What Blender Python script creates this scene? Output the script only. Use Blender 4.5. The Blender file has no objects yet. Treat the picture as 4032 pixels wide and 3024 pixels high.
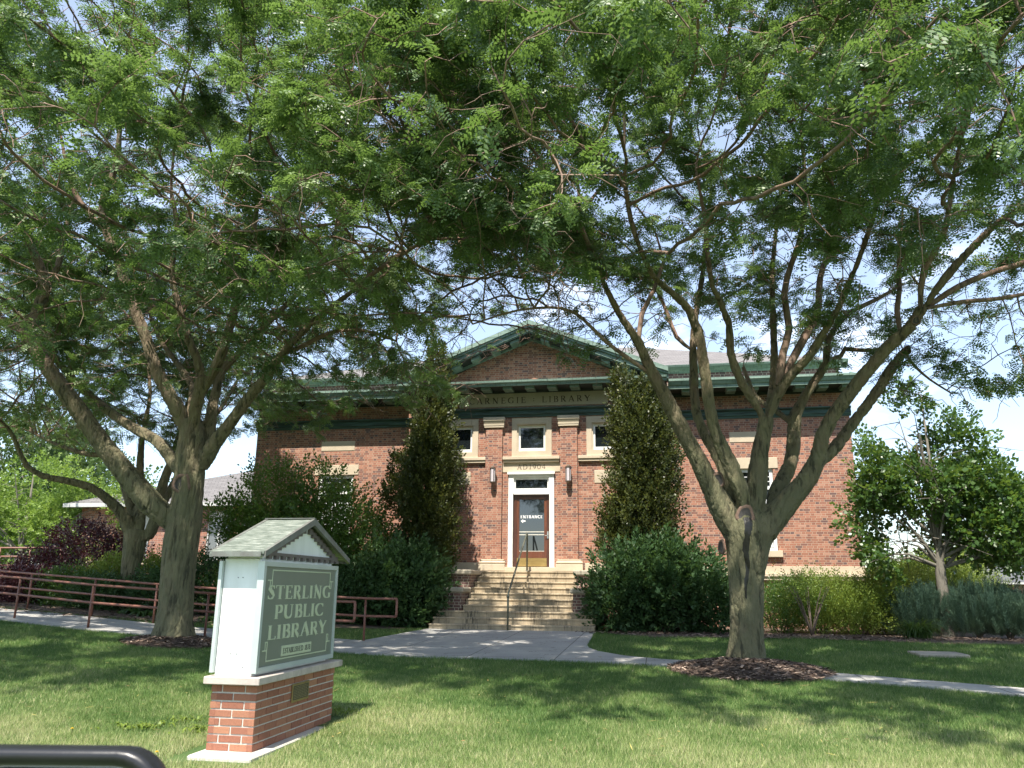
import bpy, math, random
import numpy as np
from mathutils import Vector, kdtree
random.seed(7); RNG = np.random.default_rng(11)
S = bpy.context.scene
COL = S.collection
R = math.radians

# ---------------------------------------------------------------- camera, world, sun, exposure
CAM = np.array([3.723, -24.516, 1.054]); YAW, PIT, ROL, FPX = 0.18, 0.2507, 0.01, 3135.6
_fw = np.array([-math.sin(YAW)*math.cos(PIT), math.cos(YAW)*math.cos(PIT), math.sin(PIT)])
_r = np.array([math.cos(YAW), math.sin(YAW), 0.]); _u = np.cross(_r, _fw)
_R2 = _r*math.cos(ROL)+_u*math.sin(ROL); _U2 = -_r*math.sin(ROL)+_u*math.cos(ROL)
cd = bpy.data.cameras.new('camera'); cam = bpy.data.objects.new('camera', cd); COL.objects.link(cam)
cd.sensor_width = 36; cd.lens = 36*FPX/4032; cd.clip_start = .05; cd.clip_end = 3000
from mathutils import Matrix
M = Matrix(((_R2[0], _U2[0], -_fw[0], CAM[0]), (_R2[1], _U2[1], -_fw[1], CAM[1]), (_R2[2], _U2[2], -_fw[2], CAM[2]), (0, 0, 0, 1)))
cam.matrix_world = M
cd.dof.use_dof = True; cd.dof.focus_distance = 16; cd.dof.aperture_fstop = 9
S.camera = cam

SUN_EL, SUN_AZ = R(62), R(6)       # azimuth: how far left of the facade normal the sun stands
sdir = Vector((-math.sin(SUN_AZ)*math.cos(SUN_EL), -math.cos(SUN_AZ)*math.cos(SUN_EL), math.sin(SUN_EL)))
sl = bpy.data.lights.new('sun', 'SUN'); sl.energy = 5.0; sl.angle = R(.53); sl.color = (1, .94, .83)
sun = bpy.data.objects.new('sun', sl); COL.objects.link(sun)
sun.rotation_euler = (-sdir).to_track_quat('-Z', 'Y').to_euler(); sun.location = (0, -40, 60)

W = bpy.data.worlds.new('World'); S.world = W; W.use_nodes = True
nt = W.node_tree; nt.nodes.clear()
wo = nt.nodes.new('ShaderNodeOutputWorld'); bg = nt.nodes.new('ShaderNodeBackground')
sky = nt.nodes.new('ShaderNodeTexSky'); sky.sky_type = 'NISHITA'; sky.sun_disc = False
sky.sun_elevation = SUN_EL; sky.sun_rotation = math.atan2(sdir.x, sdir.y)
sky.air_density = 1.0; sky.dust_density = .5; sky.ozone_density = 2.0
bg.inputs[1].default_value = .125
# fair-weather clouds low in the sky
tc = nt.nodes.new('ShaderNodeTexCoord'); mp = nt.nodes.new('ShaderNodeMapping'); mp.inputs['Scale'].default_value = (1, 1, 2.6)
nz = nt.nodes.new('ShaderNodeTexNoise'); nz.inputs['Scale'].default_value = 2.3; nz.inputs['Detail'].default_value = 8; nz.inputs['Roughness'].default_value = .58
cr = nt.nodes.new('ShaderNodeValToRGB'); cr.color_ramp.elements[0].position = .58; cr.color_ramp.elements[1].position = .78; cr.color_ramp.elements[0].color = (.13, .13, .13, 1)
mx = nt.nodes.new('ShaderNodeMix'); mx.data_type = 'RGBA'; mx.inputs[7].default_value = (10, 10.4, 11, 1)
lk = nt.links.new
lk(tc.outputs['Generated'], mp.inputs[0]); lk(mp.outputs[0], nz.inputs[0]); lk(nz.outputs[0], cr.inputs[0])
lk(cr.outputs[0], mx.inputs[0]); lk(sky.outputs[0], mx.inputs[6]); lk(mx.outputs[2], bg.inputs[0]); lk(bg.outputs[0], wo.inputs[0])
S.view_settings.view_transform = 'Standard'; S.view_settings.look = 'None'
S.view_settings.exposure = 1.08; S.view_settings.gamma = 1
S.cycles.max_bounces = 8; S.cycles.transparent_max_bounces = 8; S.cycles.use_denoising = True

# ---------------------------------------------------------------- measuring helpers (survey of the photograph, 2212 px wide copy)
DS = 4032/2212.
def ray(px, py): return _fw+_R2*(px*DS-2016)/FPX-_U2*(py*DS-1512)/FPX
def at(px, py, Y): d = ray(px, py); return CAM+d*(Y-CAM[1])/d[1]
def gz(x, y):
    a = np.interp(y, [-60, -40, -25, -18, -11, -8, -4.5], [-.64, -.57, -.48, -.335, -.175, -.09, 0])
    t = np.clip(-np.asarray(x, float)-2.3, 0, 12)
    return a+.052*t*t/(t+.8)
def gzf(x, y): return float(gz(x, y))

# ---------------------------------------------------------------- object helpers
def link(o, parent=None):
    COL.objects.link(o)
    if parent is not None: o.parent = parent
    return o
def tag(o, label=None, cat=None, group=None, kind=None):
    if label: o['label'] = label
    if cat: o['category'] = cat
    if group: o['group'] = group
    if kind: o['kind'] = kind
    return o
def thing(name, label, cat, loc=(0, 0, 0), group=None, rz=0):
    o = bpy.data.objects.new(name, None); o.empty_display_size = .2; o.location = loc; o.rotation_euler = (0, 0, rz); link(o)
    return tag(o, label, cat, group)

class MB:
    """collects polygons, builds one mesh object"""
    def __init__(s): s.v = []; s.f = []; s.t = []
    def add(s, vs, fs, tint=.5):
        n = len(s.v); s.v += [tuple(map(float, p)) for p in vs]; s.f += [tuple(i+n for i in f) for f in fs]; s.t += [tint]*len(fs)
        return s
    def box(s, x0, x1, y0, y1, z0, z1, tint=.5):
        if x0 > x1: x0, x1 = x1, x0
        if y0 > y1: y0, y1 = y1, y0
        vs = [(x0, y0, z0), (x1, y0, z0), (x1, y1, z0), (x0, y1, z0), (x0, y0, z1), (x1, y0, z1), (x1, y1, z1), (x0, y1, z1)]
        return s.add(vs, [(0, 3, 2, 1), (4, 5, 6, 7), (0, 1, 5, 4), (1, 2, 6, 5), (2, 3, 7, 6), (3, 0, 4, 7)], tint)
    def cbox(s, x0, x1, y0, y1, z0, z1, b=.004, tint=.5):
        """box with chamfered vertical and horizontal edges"""
        xs = [x0, x0+b, x1-b, x1]; ys = [y0, y0+b, y1-b, y1]
        def ring(z, e):
            a, c = (0, 3) if e == 0 else (1, 2)
            X0, X1, Y0, Y1 = (x0, x1, y0, y1) if e == 0 else (x0+b, x1-b, y0+b, y1-b)
            return [(X0+b, Y0, z), (X1-b, Y0, z), (X1, Y0+b, z), (X1, Y1-b, z), (X1-b, Y1, z), (X0+b, Y1, z), (X0, Y1-b, z), (X0, Y0+b, z)]
        vs = ring(z0, 1)+ring(z0+b, 0)+ring(z1-b, 0)+ring(z1, 1)
        fs = [tuple(range(7, -1, -1)), tuple(range(24, 32))]
        for k in range(3):
            for i in range(8): j = (i+1) % 8; fs.append((k*8+i, k*8+j, k*8+8+j, k*8+8+i))
        return s.add(vs, fs, tint)
    def prism(s, pts, d0, d1, axis='y', tint=.5):
        """polygon pts (a,b) extruded along axis from d0 to d1"""
        n = len(pts)
        def P(a, b, d): return {'y': (a, d, b), 'x': (d, a, b), 'z': (a, b, d)}[axis]
        vs = [P(a, b, d0) for a, b in pts]+[P(a, b, d1) for a, b in pts]
        fs = [tuple(range(n)), tuple(range(2*n-1, n-1, -1))]+[(i, i+n, (i+1) % n+n, (i+1) % n) for i in range(n)]
        return s.add(vs, fs, tint)
    def tube(s, pts, rad, n=8, caps=True, tint=.5, rough=0., twist=0):
        pts = [Vector(p) for p in pts]; m = len(pts)
        if not hasattr(rad, '__len__'): rad = [rad]*m
        vs = []; up = None
        for i in range(m):
            d = (pts[min(i+1, m-1)]-pts[max(i-1, 0)])
            d = d.normalized() if d.length > 1e-9 else Vector((0, 0, 1))
            if up is None:
                up = Vector((1, 0, 0)) if abs(d.x) < .8 else Vector((0, 1, 0))
            a = (up-d*up.dot(d)).normalized(); b = d.cross(a); up = a
            for k in range(n):
                th = 2*math.pi*k/n
                rr = rad[i]*(1+(rough*random.uniform(-1, 1) if rough else 0))
                vs.append(pts[i]+(a*math.cos(th)+b*math.sin(th))*rr)
        fs = []
        for i in range(m-1):
            for k in range(n):
                k2 = (k+1) % n; fs.append((i*n+k, i*n+k2, (i+1)*n+k2, (i+1)*n+k))
        if caps: fs += [tuple(range(n-1, -1, -1)), tuple(range((m-1)*n, m*n))]
        return s.add(vs, fs, tint)
    def lathe(s, c, prof, n=16, tint=.5):
        vs = [(c[0]+r*math.cos(2*math.pi*k/n), c[1]+r*math.sin(2*math.pi*k/n), c[2]+z) for r, z in prof for k in range(n)]
        fs = [(i*n+k, i*n+(k+1) % n, (i+1)*n+(k+1) % n, (i+1)*n+k) for i in range(len(prof)-1) for k in range(n)]
        fs += [tuple(range(n-1, -1, -1)), tuple(range((len(prof)-1)*n, len(prof)*n))]
        return s.add(vs, fs, tint)
    def build(s, name, mat, parent=None, smooth=False, loc=None, bevel=0):
        me = bpy.data.meshes.new(name); me.from_pydata(s.v, [], s.f); me.update()
        me.materials.append(mat)
        at_ = me.attributes.new('tint', 'FLOAT', 'FACE'); at_.data.foreach_set('value', np.array(s.t, np.float32))
        if smooth: me.polygons.foreach_set('use_smooth', [True]*len(me.polygons))
        o = bpy.data.objects.new(name, me); link(o, parent)
        if loc is not None: o.location = loc
        if bevel:
            b = o.modifiers.new('bevel', 'BEVEL'); b.width = bevel; b.segments = 2; b.limit_method = 'ANGLE'
        return o

def np_mesh(name, V, F, mat, parent=None, tint=None, smooth=False):
    """V (n,3), F (m,k) -> mesh object"""
    me = bpy.data.meshes.new(name); m, k = F.shape
    me.vertices.add(len(V)); me.vertices.foreach_set('co', np.ascontiguousarray(V, np.float32).ravel())
    me.loops.add(m*k); me.loops.foreach_set('vertex_index', np.ascontiguousarray(F, np.int32).ravel())
    me.polygons.add(m); me.polygons.foreach_set('loop_start', np.arange(0, m*k, k, dtype=np.int32))
    me.polygons.foreach_set('use_smooth', np.full(m, smooth))
    me.update(calc_edges=True); me.materials.append(mat)
    if tint is not None:
        a = me.attributes.new('tint', 'FLOAT', 'FACE'); a.data.foreach_set('value', np.asarray(tint, np.float32))
    o = bpy.data.objects.new(name, me); link(o, parent)
    return o

# ---------------------------------------------------------------- material helpers
def newmat(name):
    m = bpy.data.materials.new(name); m.use_nodes = True; t = m.node_tree
    return m, t, t.nodes['Principled BSDF'], t.nodes['Material Output']
def N(t, typ, **kw):
    n = t.nodes.new(typ)
    for k, v in kw.items():
        if k.startswith('i_'):
            key = k[2:]; key = int(key) if key.isdigit() else key.replace('_', ' ')
            n.inputs[key].default_value = v
        else: setattr(n, k, v)
    return n
def ramp(t, fac, stops, interp='LINEAR'):
    n = t.nodes.new('ShaderNodeValToRGB'); n.color_ramp.interpolation = interp
    e = n.color_ramp.elements
    while len(e) < len(stops): e.new(.5)
    for i, (p, c) in enumerate(stops): e[i].position = p; e[i].color = (*c, 1)
    t.links.new(fac, n.inputs[0]); return n.outputs[0]
def noise(t, scale, detail=4, rough=.55, vec=None, stretch=None, d4=False):
    n = N(t, 'ShaderNodeTexNoise'); n.inputs['Scale'].default_value = scale; n.inputs['Detail'].default_value = detail; n.inputs['Roughness'].default_value = rough
    if vec is None:
        c = t.nodes.new('ShaderNodeTexCoord'); vec = c.outputs['Object']
    if stretch:
        mpp = N(t, 'ShaderNodeMapping'); mpp.inputs['Scale'].default_value = stretch; t.links.new(vec, mpp.inputs[0]); vec = mpp.outputs[0]
    t.links.new(vec, n.inputs[0]); return n.outputs[0]
def mixc(t, fac, a, b, mode='MIX'):
    n = t.nodes.new('ShaderNodeMix'); n.data_type = 'RGBA'; n.blend_type = mode
    for s_, v in ((0, fac), (6, a), (7, b)):
        if isinstance(v, (int, float)): n.inputs[s_].default_value = v
        elif isinstance(v, tuple): n.inputs[s_].default_value = (*v, 1)
        else: t.links.new(v, n.inputs[s_])
    return n.outputs[2]
def mth(t, op, a, b=None):
    n = t.nodes.new('ShaderNodeMath'); n.operation = op
    for i, v in enumerate((a, b)):
        if v is None: continue
        if isinstance(v, (int, float)): n.inputs[i].default_value = v
        else: t.links.new(v, n.inputs[i])
    return n.outputs[0]
def bump(t, h, strength=.3, dist=.01):
    n = N(t, 'ShaderNodeBump'); n.inputs['Strength'].default_value = strength; n.inputs['Distance'].default_value = dist
    t.links.new(h, n.inputs['Height']); return n.outputs[0]
def tint_out(t):
    n = t.nodes.new('ShaderNodeAttribute'); n.attribute_name = 'tint'; return n.outputs['Fac']

def simple(name, c1, c2=None, scale=6, rough=.7, metal=0, bumpk=.15, bscale=40, spec=.5, stretch=None, detail=5):
    m, t, p, o = newmat(name)
    c2 = c2 or tuple(x*.75 for x in c1)
    t.links.new(ramp(t, noise(t, scale, detail, stretch=stretch), [(.3, c2), (.7, c1)]), p.inputs['Base Color'])
    p.inputs['Roughness'].default_value = rough; p.inputs['Metallic'].default_value = metal
    p.inputs['Specular IOR Level'].default_value = spec
    if bumpk: t.links.new(bump(t, noise(t, bscale, 6), bumpk, .01), p.inputs['Normal'])
    return m

def brick_mat(name, course=.066, bond=.305, cols=None, mortar=(.55, .43, .32), jh=.13, jw=.035):
    """Flemish bond brickwork in metres, box-mapped"""
    m, t, p, o = newmat(name); L = t.links.new
    c = t.nodes.new('ShaderNodeTexCoord'); g = t.nodes.new('ShaderNodeNewGeometry')
    sx = t.nodes.new('ShaderNodeSeparateXYZ'); L(c.outputs['Object'], sx.inputs[0])
    sn = t.nodes.new('ShaderNodeSeparateXYZ'); L(g.outputs['Normal'], sn.inputs[0])
    side = mth(t, 'GREATER_THAN', mth(t, 'ABSOLUTE', sn.outputs[0]), .6)
    mu = t.nodes.new('ShaderNodeMix'); L(side, mu.inputs[0]); L(sx.outputs[0], mu.inputs[2]); L(sx.outputs[1], mu.inputs[3])
    wob = noise(t, 7, 3)
    z = mth(t, 'ADD', sx.outputs[2], mth(t, 'MULTIPLY', mth(t, 'SUBTRACT', wob, .5), .012))
    v = mth(t, 'DIVIDE', z, course); row = mth(t, 'FLOOR', v); fv = mth(t, 'FRACT', v)
    off = mth(t, 'MULTIPLY', mth(t, 'FLOORED_MODULO' if False else 'MODULO', mth(t, 'ABSOLUTE', row), 2), .5)
    wn0 = N(t, 'ShaderNodeTexWhiteNoise', noise_dimensions='1D'); L(row, wn0.inputs['W'])
    u = mth(t, 'ADD', mth(t, 'ADD', mth(t, 'DIVIDE', mu.outputs[0], bond), off), mth(t, 'MULTIPLY', wn0.outputs[0], .06))
    u = mth(t, 'ADD', u, 200)
    cell = mth(t, 'FLOOR', u); fu = mth(t, 'FRACT', u)
    head = mth(t, 'GREATER_THAN', fu, .667)
    bid = mth(t, 'ADD', mth(t, 'MULTIPLY', cell, 2), head)
    wn = N(t, 'ShaderNodeTexWhiteNoise', noise_dimensions='2D'); cb = t.nodes.new('ShaderNodeCombineXYZ'); L(bid, cb.inputs[0]); L(row, cb.inputs[1]); L(cb.outputs[0], wn.inputs['Vector'])
    cols = cols or [(0, (.10, .060, .060)), (.08, (.16, .075, .060)), (.25, (.235, .092, .058)), (.55, (.33, .135, .080)), (.8, (.39, .17, .105)), (1, (.45, .25, .175))]
    rnd = wn.outputs[0]
    # header bricks run darker
    rnd = mth(t, 'SUBTRACT', rnd, mth(t, 'MULTIPLY', head, .12))
    bc = ramp(t, rnd, cols)
    bc = mixc(t, .5, bc, ramp(t, noise(t, 60, 4), [(.3, (.35, .3, .3)), (.7, (.75, .7, .65))]), 'OVERLAY')
    bc = mixc(t, mth(t, 'MULTIPLY', noise(t, .9, 5), .45), bc, (.20, .12, .11))
    mh = mth(t, 'LESS_THAN', fv, jh)
    e1 = mth(t, 'LESS_THAN', fu, jw); e2 = mth(t, 'LESS_THAN', mth(t, 'ABSOLUTE', mth(t, 'SUBTRACT', fu, .667)), jw/2)
    mm = mth(t, 'MINIMUM', mth(t, 'ADD', mth(t, 'ADD', mh, e1), e2), 1)
    mc = mixc(t, noise(t, 5, 4), mortar, tuple(x*.62 for x in mortar))
    L(mixc(t, mm, bc, mc), p.inputs['Base Color'])
    p.inputs['Roughness'].default_value = .82
    h = mth(t, 'ADD', mth(t, 'SUBTRACT', 1, mm), mth(t, 'MULTIPLY', noise(t, 90, 4), .35))
    L(bump(t, h, .8, .006), p.inputs['Normal'])
    return m

def stone_mat(name, c=(.50, .42, .32), stain=0.):
    m, t, p, o = newmat(name); L = t.links.new
    b = ramp(t, noise(t, 2.5, 6), [(.3, tuple(x*.82 for x in c)), (.7, c)])
    b = mixc(t, .25, b, ramp(t, noise(t, 40, 4), [(.3, (.4, .4, .4)), (.7, (.62, .6, .58))]), 'OVERLAY')
    if stain:
        s_ = ramp(t, noise(t, 1.6, 7, .65, stretch=(1.4, .5, .5)), [(.42, (0, 0, 0)), (.62, (1, 1, 1))])
        st = ramp(t, noise(t, 9, 6, .7, stretch=(2.5, 1, .35)), [(.40, (0, 0, 0)), (.6, (1, 1, 1))])
        b = mixc(t, mth(t, 'MULTIPLY', mth(t, 'MULTIPLY', s_, st), stain), b, (.055, .05, .04))
    L(b, p.inputs['Base Color']); p.inputs['Roughness'].default_value = .85
    L(bump(t, noise(t, 55, 6), .25, .006), p.inputs['Normal'])
    return m

def copper_mat(name):
    m, t, p, o = newmat(name); L = t.links.new
    b = ramp(t, noise(t, 3, 6, .6, stretch=(.4, .4, 4)), [(.25, (.085, .135, .11)), (.5, (.165, .245, .20)), (.75, (.28, .37, .305))])
    st = ramp(t, noise(t, 14, 6, .7, stretch=(1.5, 1, .12)), [(.52, (0, 0, 0)), (.68, (1, 1, 1))])
    b = mixc(t, mth(t, 'MULTIPLY', st, .65), b, (.03, .05, .04))
    L(b, p.inputs['Base Color']); p.inputs['Roughness'].default_value = .6; p.inputs['Metallic'].default_value = .0
    L(bump(t, noise(t, 30, 5), .1, .005), p.inputs['Normal'])
    return m

def leaf_mat(name, stops, trans=.35, rough=.42, spec=.5, tcol=(.30, .42, .06), var=.35, nscale=1.2):
    m, t, p, o = newmat(name); L = t.links.new
    c = ramp(t, tint_out(t), stops)
    c = mixc(t, mth(t, 'MULTIPLY', noise(t, nscale, 3), var), c, tuple(x*.45 for x in stops[len(stops)//2][1]))
    L(c, p.inputs['Base Color']); p.inputs['Roughness'].default_value = rough; p.inputs['Specular IOR Level'].default_value = spec
    tr = t.nodes.new('ShaderNodeBsdfTranslucent'); L(mixc(t, .6, c, tcol), tr.inputs[0])
    mxs = t.nodes.new('ShaderNodeMixShader'); mxs.inputs[0].default_value = trans
    L(p.outputs[0], mxs.inputs[1]); L(tr.outputs[0], mxs.inputs[2]); L(mxs.outputs[0], o.inputs[0])
    return m

def bark_mat(name, low, mid, high, zlo=2.5, zhi=6.5, furrow=1.):
    m, t, p, o = newmat(name); L = t.links.new
    c = t.nodes.new('ShaderNodeTexCoord'); sx = t.nodes.new('ShaderNodeSeparateXYZ'); L(c.outputs['Object'], sx.inputs[0])
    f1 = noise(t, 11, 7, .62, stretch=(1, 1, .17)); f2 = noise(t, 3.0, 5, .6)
    hz = N(t, 'ShaderNodeMapRange'); L(sx.outputs[2], hz.inputs[0]); hz.inputs[1].default_value = zlo; hz.inputs[2].default_value = zhi
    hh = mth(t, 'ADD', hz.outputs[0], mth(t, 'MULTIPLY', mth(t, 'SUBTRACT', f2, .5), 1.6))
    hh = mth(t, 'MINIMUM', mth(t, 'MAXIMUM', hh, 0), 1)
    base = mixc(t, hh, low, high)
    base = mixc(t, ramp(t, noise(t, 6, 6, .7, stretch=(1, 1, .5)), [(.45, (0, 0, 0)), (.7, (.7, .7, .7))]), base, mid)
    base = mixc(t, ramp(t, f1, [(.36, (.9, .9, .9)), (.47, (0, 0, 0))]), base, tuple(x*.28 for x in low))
    L(base, p.inputs['Base Color']); p.inputs['Roughness'].default_value = .9
    h = mth(t, 'ADD', f1, mth(t, 'MULTIPLY', noise(t, 45, 5, stretch=(1, 1, .4)), .3))
    L(bump(t, h, furrow, .05), p.inputs['Normal'])
    return m

def glass_mat(name, base=(.012, .016, .018), rough=.03):
    m, t, p, o = newmat(name)
    p.inputs['Base Color'].default_value = (*base, 1); p.inputs['Roughness'].default_value = rough
    p.inputs['Specular IOR Level'].default_value = .9; p.inputs['IOR'].default_value = 1.6
    t.links.new(bump(t, noise(t, 1.2, 2), .12, .02), p.inputs['Normal'])
    return m

# ================================================================ materials
BRICK = brick_mat('red_flemish_brick')
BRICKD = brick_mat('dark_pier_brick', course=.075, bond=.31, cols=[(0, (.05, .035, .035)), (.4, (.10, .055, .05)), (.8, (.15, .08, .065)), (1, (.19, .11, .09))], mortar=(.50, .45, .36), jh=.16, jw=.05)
BRICKF = brick_mat('far_brick', course=.075, bond=.31, mortar=(.5, .42, .35))
STONE = stone_mat('limestone', (.56, .47, .35)); STEPST = stone_mat('weathered_step_stone', (.45, .365, .25), stain=.9)
STEPCAP = stone_mat('weathered_cap_stone', (.40, .36, .28), stain=.85)
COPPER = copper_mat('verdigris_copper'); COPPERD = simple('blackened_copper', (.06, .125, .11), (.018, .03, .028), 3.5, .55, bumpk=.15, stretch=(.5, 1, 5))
SOFF = simple('shade_dark_soffit', (.030, .038, .034), (.016, .02, .018), 4, .8)  # shade under the cornices painted into the colour of dark-stained copper
WHITE = simple('white_paint', (.82, .82, .80), (.74, .74, .72), 3, .45, bumpk=.05)
DARKW = simple('dark_wood', (.10, .035, .02), (.05, .02, .014), 5, .35, stretch=(3, 3, .4), bumpk=.1)
GLASS = glass_mat('dark_glass')
SHINGLE = None
def shingle_mat(name, c, row=.14, wid=.3):
    m, t, p, o = newmat(name); L = t.links.new
    c0 = t.nodes.new('ShaderNodeTexCoord'); b = t.nodes.new('ShaderNodeTexBrick'); b.offset = .5
    sx = t.nodes.new('ShaderNodeSeparateXYZ'); L(c0.outputs['Object'], sx.inputs[0]); cb = t.nodes.new('ShaderNodeCombineXYZ')
    L(mth(t, 'ADD', sx.outputs[0], mth(t, 'MULTIPLY', sx.outputs[1], .37)), cb.inputs[0]); L(mth(t, 'MULTIPLY', sx.outputs[2], 2.2), cb.inputs[1]); L(cb.outputs[0], b.inputs[0])
    b.inputs['Scale'].default_value = 1; b.inputs['Brick Width'].default_value = wid; b.inputs['Row Height'].default_value = row; b.inputs['Mortar Size'].default_value = .012
    b.inputs['Color1'].default_value = (*c, 1); b.inputs['Color2'].default_value = (*[x*.72 for x in c], 1); b.inputs['Mortar'].default_value = (*[x*.4 for x in c], 1)
    L(mixc(t, .35, b.outputs[0], ramp(t, noise(t, 30, 5), [(.3, (.3, .3, .3)), (.7, (.7, .7, .7))]), 'OVERLAY'), p.inputs['Base Color']); p.inputs['Roughness'].default_value = .9
    L(bump(t, b.outputs['Fac'], -.5, .01), p.inputs['Normal'])
    return m
SHINGLE = shingle_mat('grey_shingles', (.20, .185, .18))
def conc_mat():
    m, t, p, o = newmat('walk_concrete'); L = t.links.new
    c = ramp(t, noise(t, 1.3, 7, .6), [(.3, (.31, .30, .285)), (.7, (.42, .405, .375))])
    c = mixc(t, .3, c, ramp(t, noise(t, 60, 4, .7), [(.3, (.3, .3, .3)), (.7, (.68, .68, .68))]), 'OVERLAY')
    g = t.nodes.new('ShaderNodeTexCoord'); sx = t.nodes.new('ShaderNodeSeparateXYZ'); L(g.outputs['Object'], sx.inputs[0])
    jx = mth(t, 'LESS_THAN', mth(t, 'FRACT', mth(t, 'DIVIDE', mth(t, 'ADD', sx.outputs[0], 60.1), 1.55)), .012)
    jy = mth(t, 'LESS_THAN', mth(t, 'FRACT', mth(t, 'DIVIDE', mth(t, 'ADD', sx.outputs[1], 60.0), 1.85)), .010)
    j = mth(t, 'MAXIMUM', jx, jy)
    cr = mth(t, 'LESS_THAN', mth(t, 'ABSOLUTE', mth(t, 'SUBTRACT', noise(t, .8, 5, .6), .5)), .0022)
    j = mth(t, 'MAXIMUM', j, cr)
    L(mixc(t, mth(t, 'MULTIPLY', j, .8), c, (.07, .065, .055)), p.inputs['Base Color']); p.inputs['Roughness'].default_value = .88
    L(bump(t, mth(t, 'SUBTRACT', noise(t, 80, 5), mth(t, 'MULTIPLY', j, 2)), .25, .008), p.inputs['Normal']); return m
CONC = conc_mat()
IRON = simple('rust_red_paint', (.24, .095, .062), (.14, .06, .045), 9, .5, bumpk=.1)
BRONZE = simple('aged_bronze', (.16, .17, .13), (.09, .10, .08), 9, .4, metal=.5)
def mulch_mat():
    m, t, p, o = newmat('bark_mulch'); L = t.links.new
    c = ramp(t, noise(t, 26, 7, .7, stretch=(1, 2.2, 1)), [(.3, (.035, .024, .018)), (.5, (.115, .078, .058)), (.68, (.25, .18, .135))])
    L(c, p.inputs['Base Color']); p.inputs['Roughness'].default_value = .95; L(bump(t, noise(t, 30, 6), .9, .03), p.inputs['Normal']); return m
MULCH = mulch_mat()
def soil_grass():
    m, t, p, o = newmat('lawn_turf'); L = t.links.new
    c = ramp(t, noise(t, 1.3, 6, .6), [(.3, (.045, .095, .02)), (.55, (.075, .125, .03)), (.72, (.14, .16, .06))])
    c = mixc(t, .5, c, ramp(t, noise(t, 60, 5, .7), [(.3, (.2, .2, .2)), (.7, (.75, .75, .7))]), 'OVERLAY')
    L(c, p.inputs['Base Color']); p.inputs['Roughness'].default_value = 1; L(bump(t, noise(t, 70, 6), .8, .02), p.inputs['Normal']); return m
TURF = soil_grass()

# ================================================================ ground, walk, beds
def axis(lo, hi, fine, f0, f1):
    a = list(np.arange(f0, f1+1e-6, fine)); s = fine; x = f1
    while x < hi: s *= 1.35; x += s; a.append(min(x, hi))
    s = fine; x = f0
    while x > lo: s *= 1.35; x -= s; a.insert(0, max(x, lo))
    return np.array(a)
gx, gy = axis(-900, 900, .5, -18, 16), axis(-120, 1500, .5, -26, 3)
X, Y = np.meshgrid(gx, gy); Z = gz(X, Y)
nx = len(gx); idx = np.arange(nx*len(gy)).reshape(len(gy), nx)
F = np.stack([idx[:-1, :-1], idx[:-1, 1:], idx[1:, 1:], idx[1:, :-1]], -1).reshape(-1, 4)
tag(np_mesh('lawn', np.stack([X.ravel(), Y.ravel(), Z.ravel()], -1), F, TURF, smooth=True), kind='structure')

def inpoly(px, py, poly):
    px = np.asarray(px); c = np.zeros(px.shape, bool); n = len(poly)
    for i in range(n):
        x0, y0 = poly[i]; x1, y1 = poly[(i+1) % n]
        if y0 == y1: continue
        k = ((y0 > py) != (y1 > py)) & (px < (x1-x0)*(py-y0)/(y1-y0)+x0); c ^= k
    return c
from mathutils.geometry import delaunay_2d_cdt
def smoothpoly(poly, it=2):
    for _ in range(it):
        q = []
        for i in range(len(poly)):
            a, b = np.array(poly[i]), np.array(poly[(i+1) % len(poly)]); q += [tuple(a*.75+b*.25), tuple(a*.25+b*.75)]
        poly = q
    return poly
def sheet(name, poly, zoff, mat, mound=None, step=.35, kind='structure', extra=None):
    xs = [p[0] for p in poly]; ys = [p[1] for p in poly]
    g = [(x, y) for x in np.arange(min(xs), max(xs), step) for y in np.arange(min(ys), max(ys), step)]
    g = [p for p, k in zip(g, inpoly(np.array([q[0] for q in g]), np.array([q[1] for q in g]), poly)) if k]
    pts = [Vector(p) for p in poly]+[Vector(p) for p in g]; n = len(poly)
    vs, es, fs, *_ = delaunay_2d_cdt(pts, [(i, (i+1) % n) for i in range(n)], [tuple(range(n))], 1, 1e-5)
    m = MB(); V = []
    for v in vs:
        z = gzf(v.x, v.y)+zoff+(mound(v.x, v.y) if mound else 0); V.append((v.x, v.y, z))
    m.add(V, [tuple(f) for f in fs])
    k = len(V); rim = [(p[0], p[1], gzf(*p)+zoff) for p in poly]+[(p[0], p[1], gzf(*p)-.08) for p in poly]
    m.add(rim, [(i, (i+1) % n, n+(i+1) % n, n+i) for i in range(n)])
    return tag(m.build(name, mat), kind=kind)
WALK = [(2.12, -3.95), (2.2, -6.4), (2.22, -7.4), (2.32, -8.1), (2.55, -8.7), (3.05, -9.35), (3.7, -9.75), (4.3, -9.95), (5.3, -10.45), (6.5, -11.15), (8.5, -12.2), (12, -14.1),
        (12, -15.1), (8.5, -13.05), (6.5, -12.0), (5.3, -11.35), (4.2, -10.85), (3.3, -10.5), (1.8, -10.25), (-.6, -10.3), (-2.3, -9.85), (-4, -9.5), (-6.5, -9.35), (-8.1, -9.3), (-10.5, -8.8), (-13, -8.2), (-20, -6.6),
        (-20, -5.2), (-12.2, -6.7), (-9.5, -7.0), (-7.5, -7.4), (-5, -7.6), (-2.5, -7.7), (-2.3, -5.9), (-2.12, -3.95)]
sheet('concrete_walk', WALK, .03, CONC)
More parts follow.
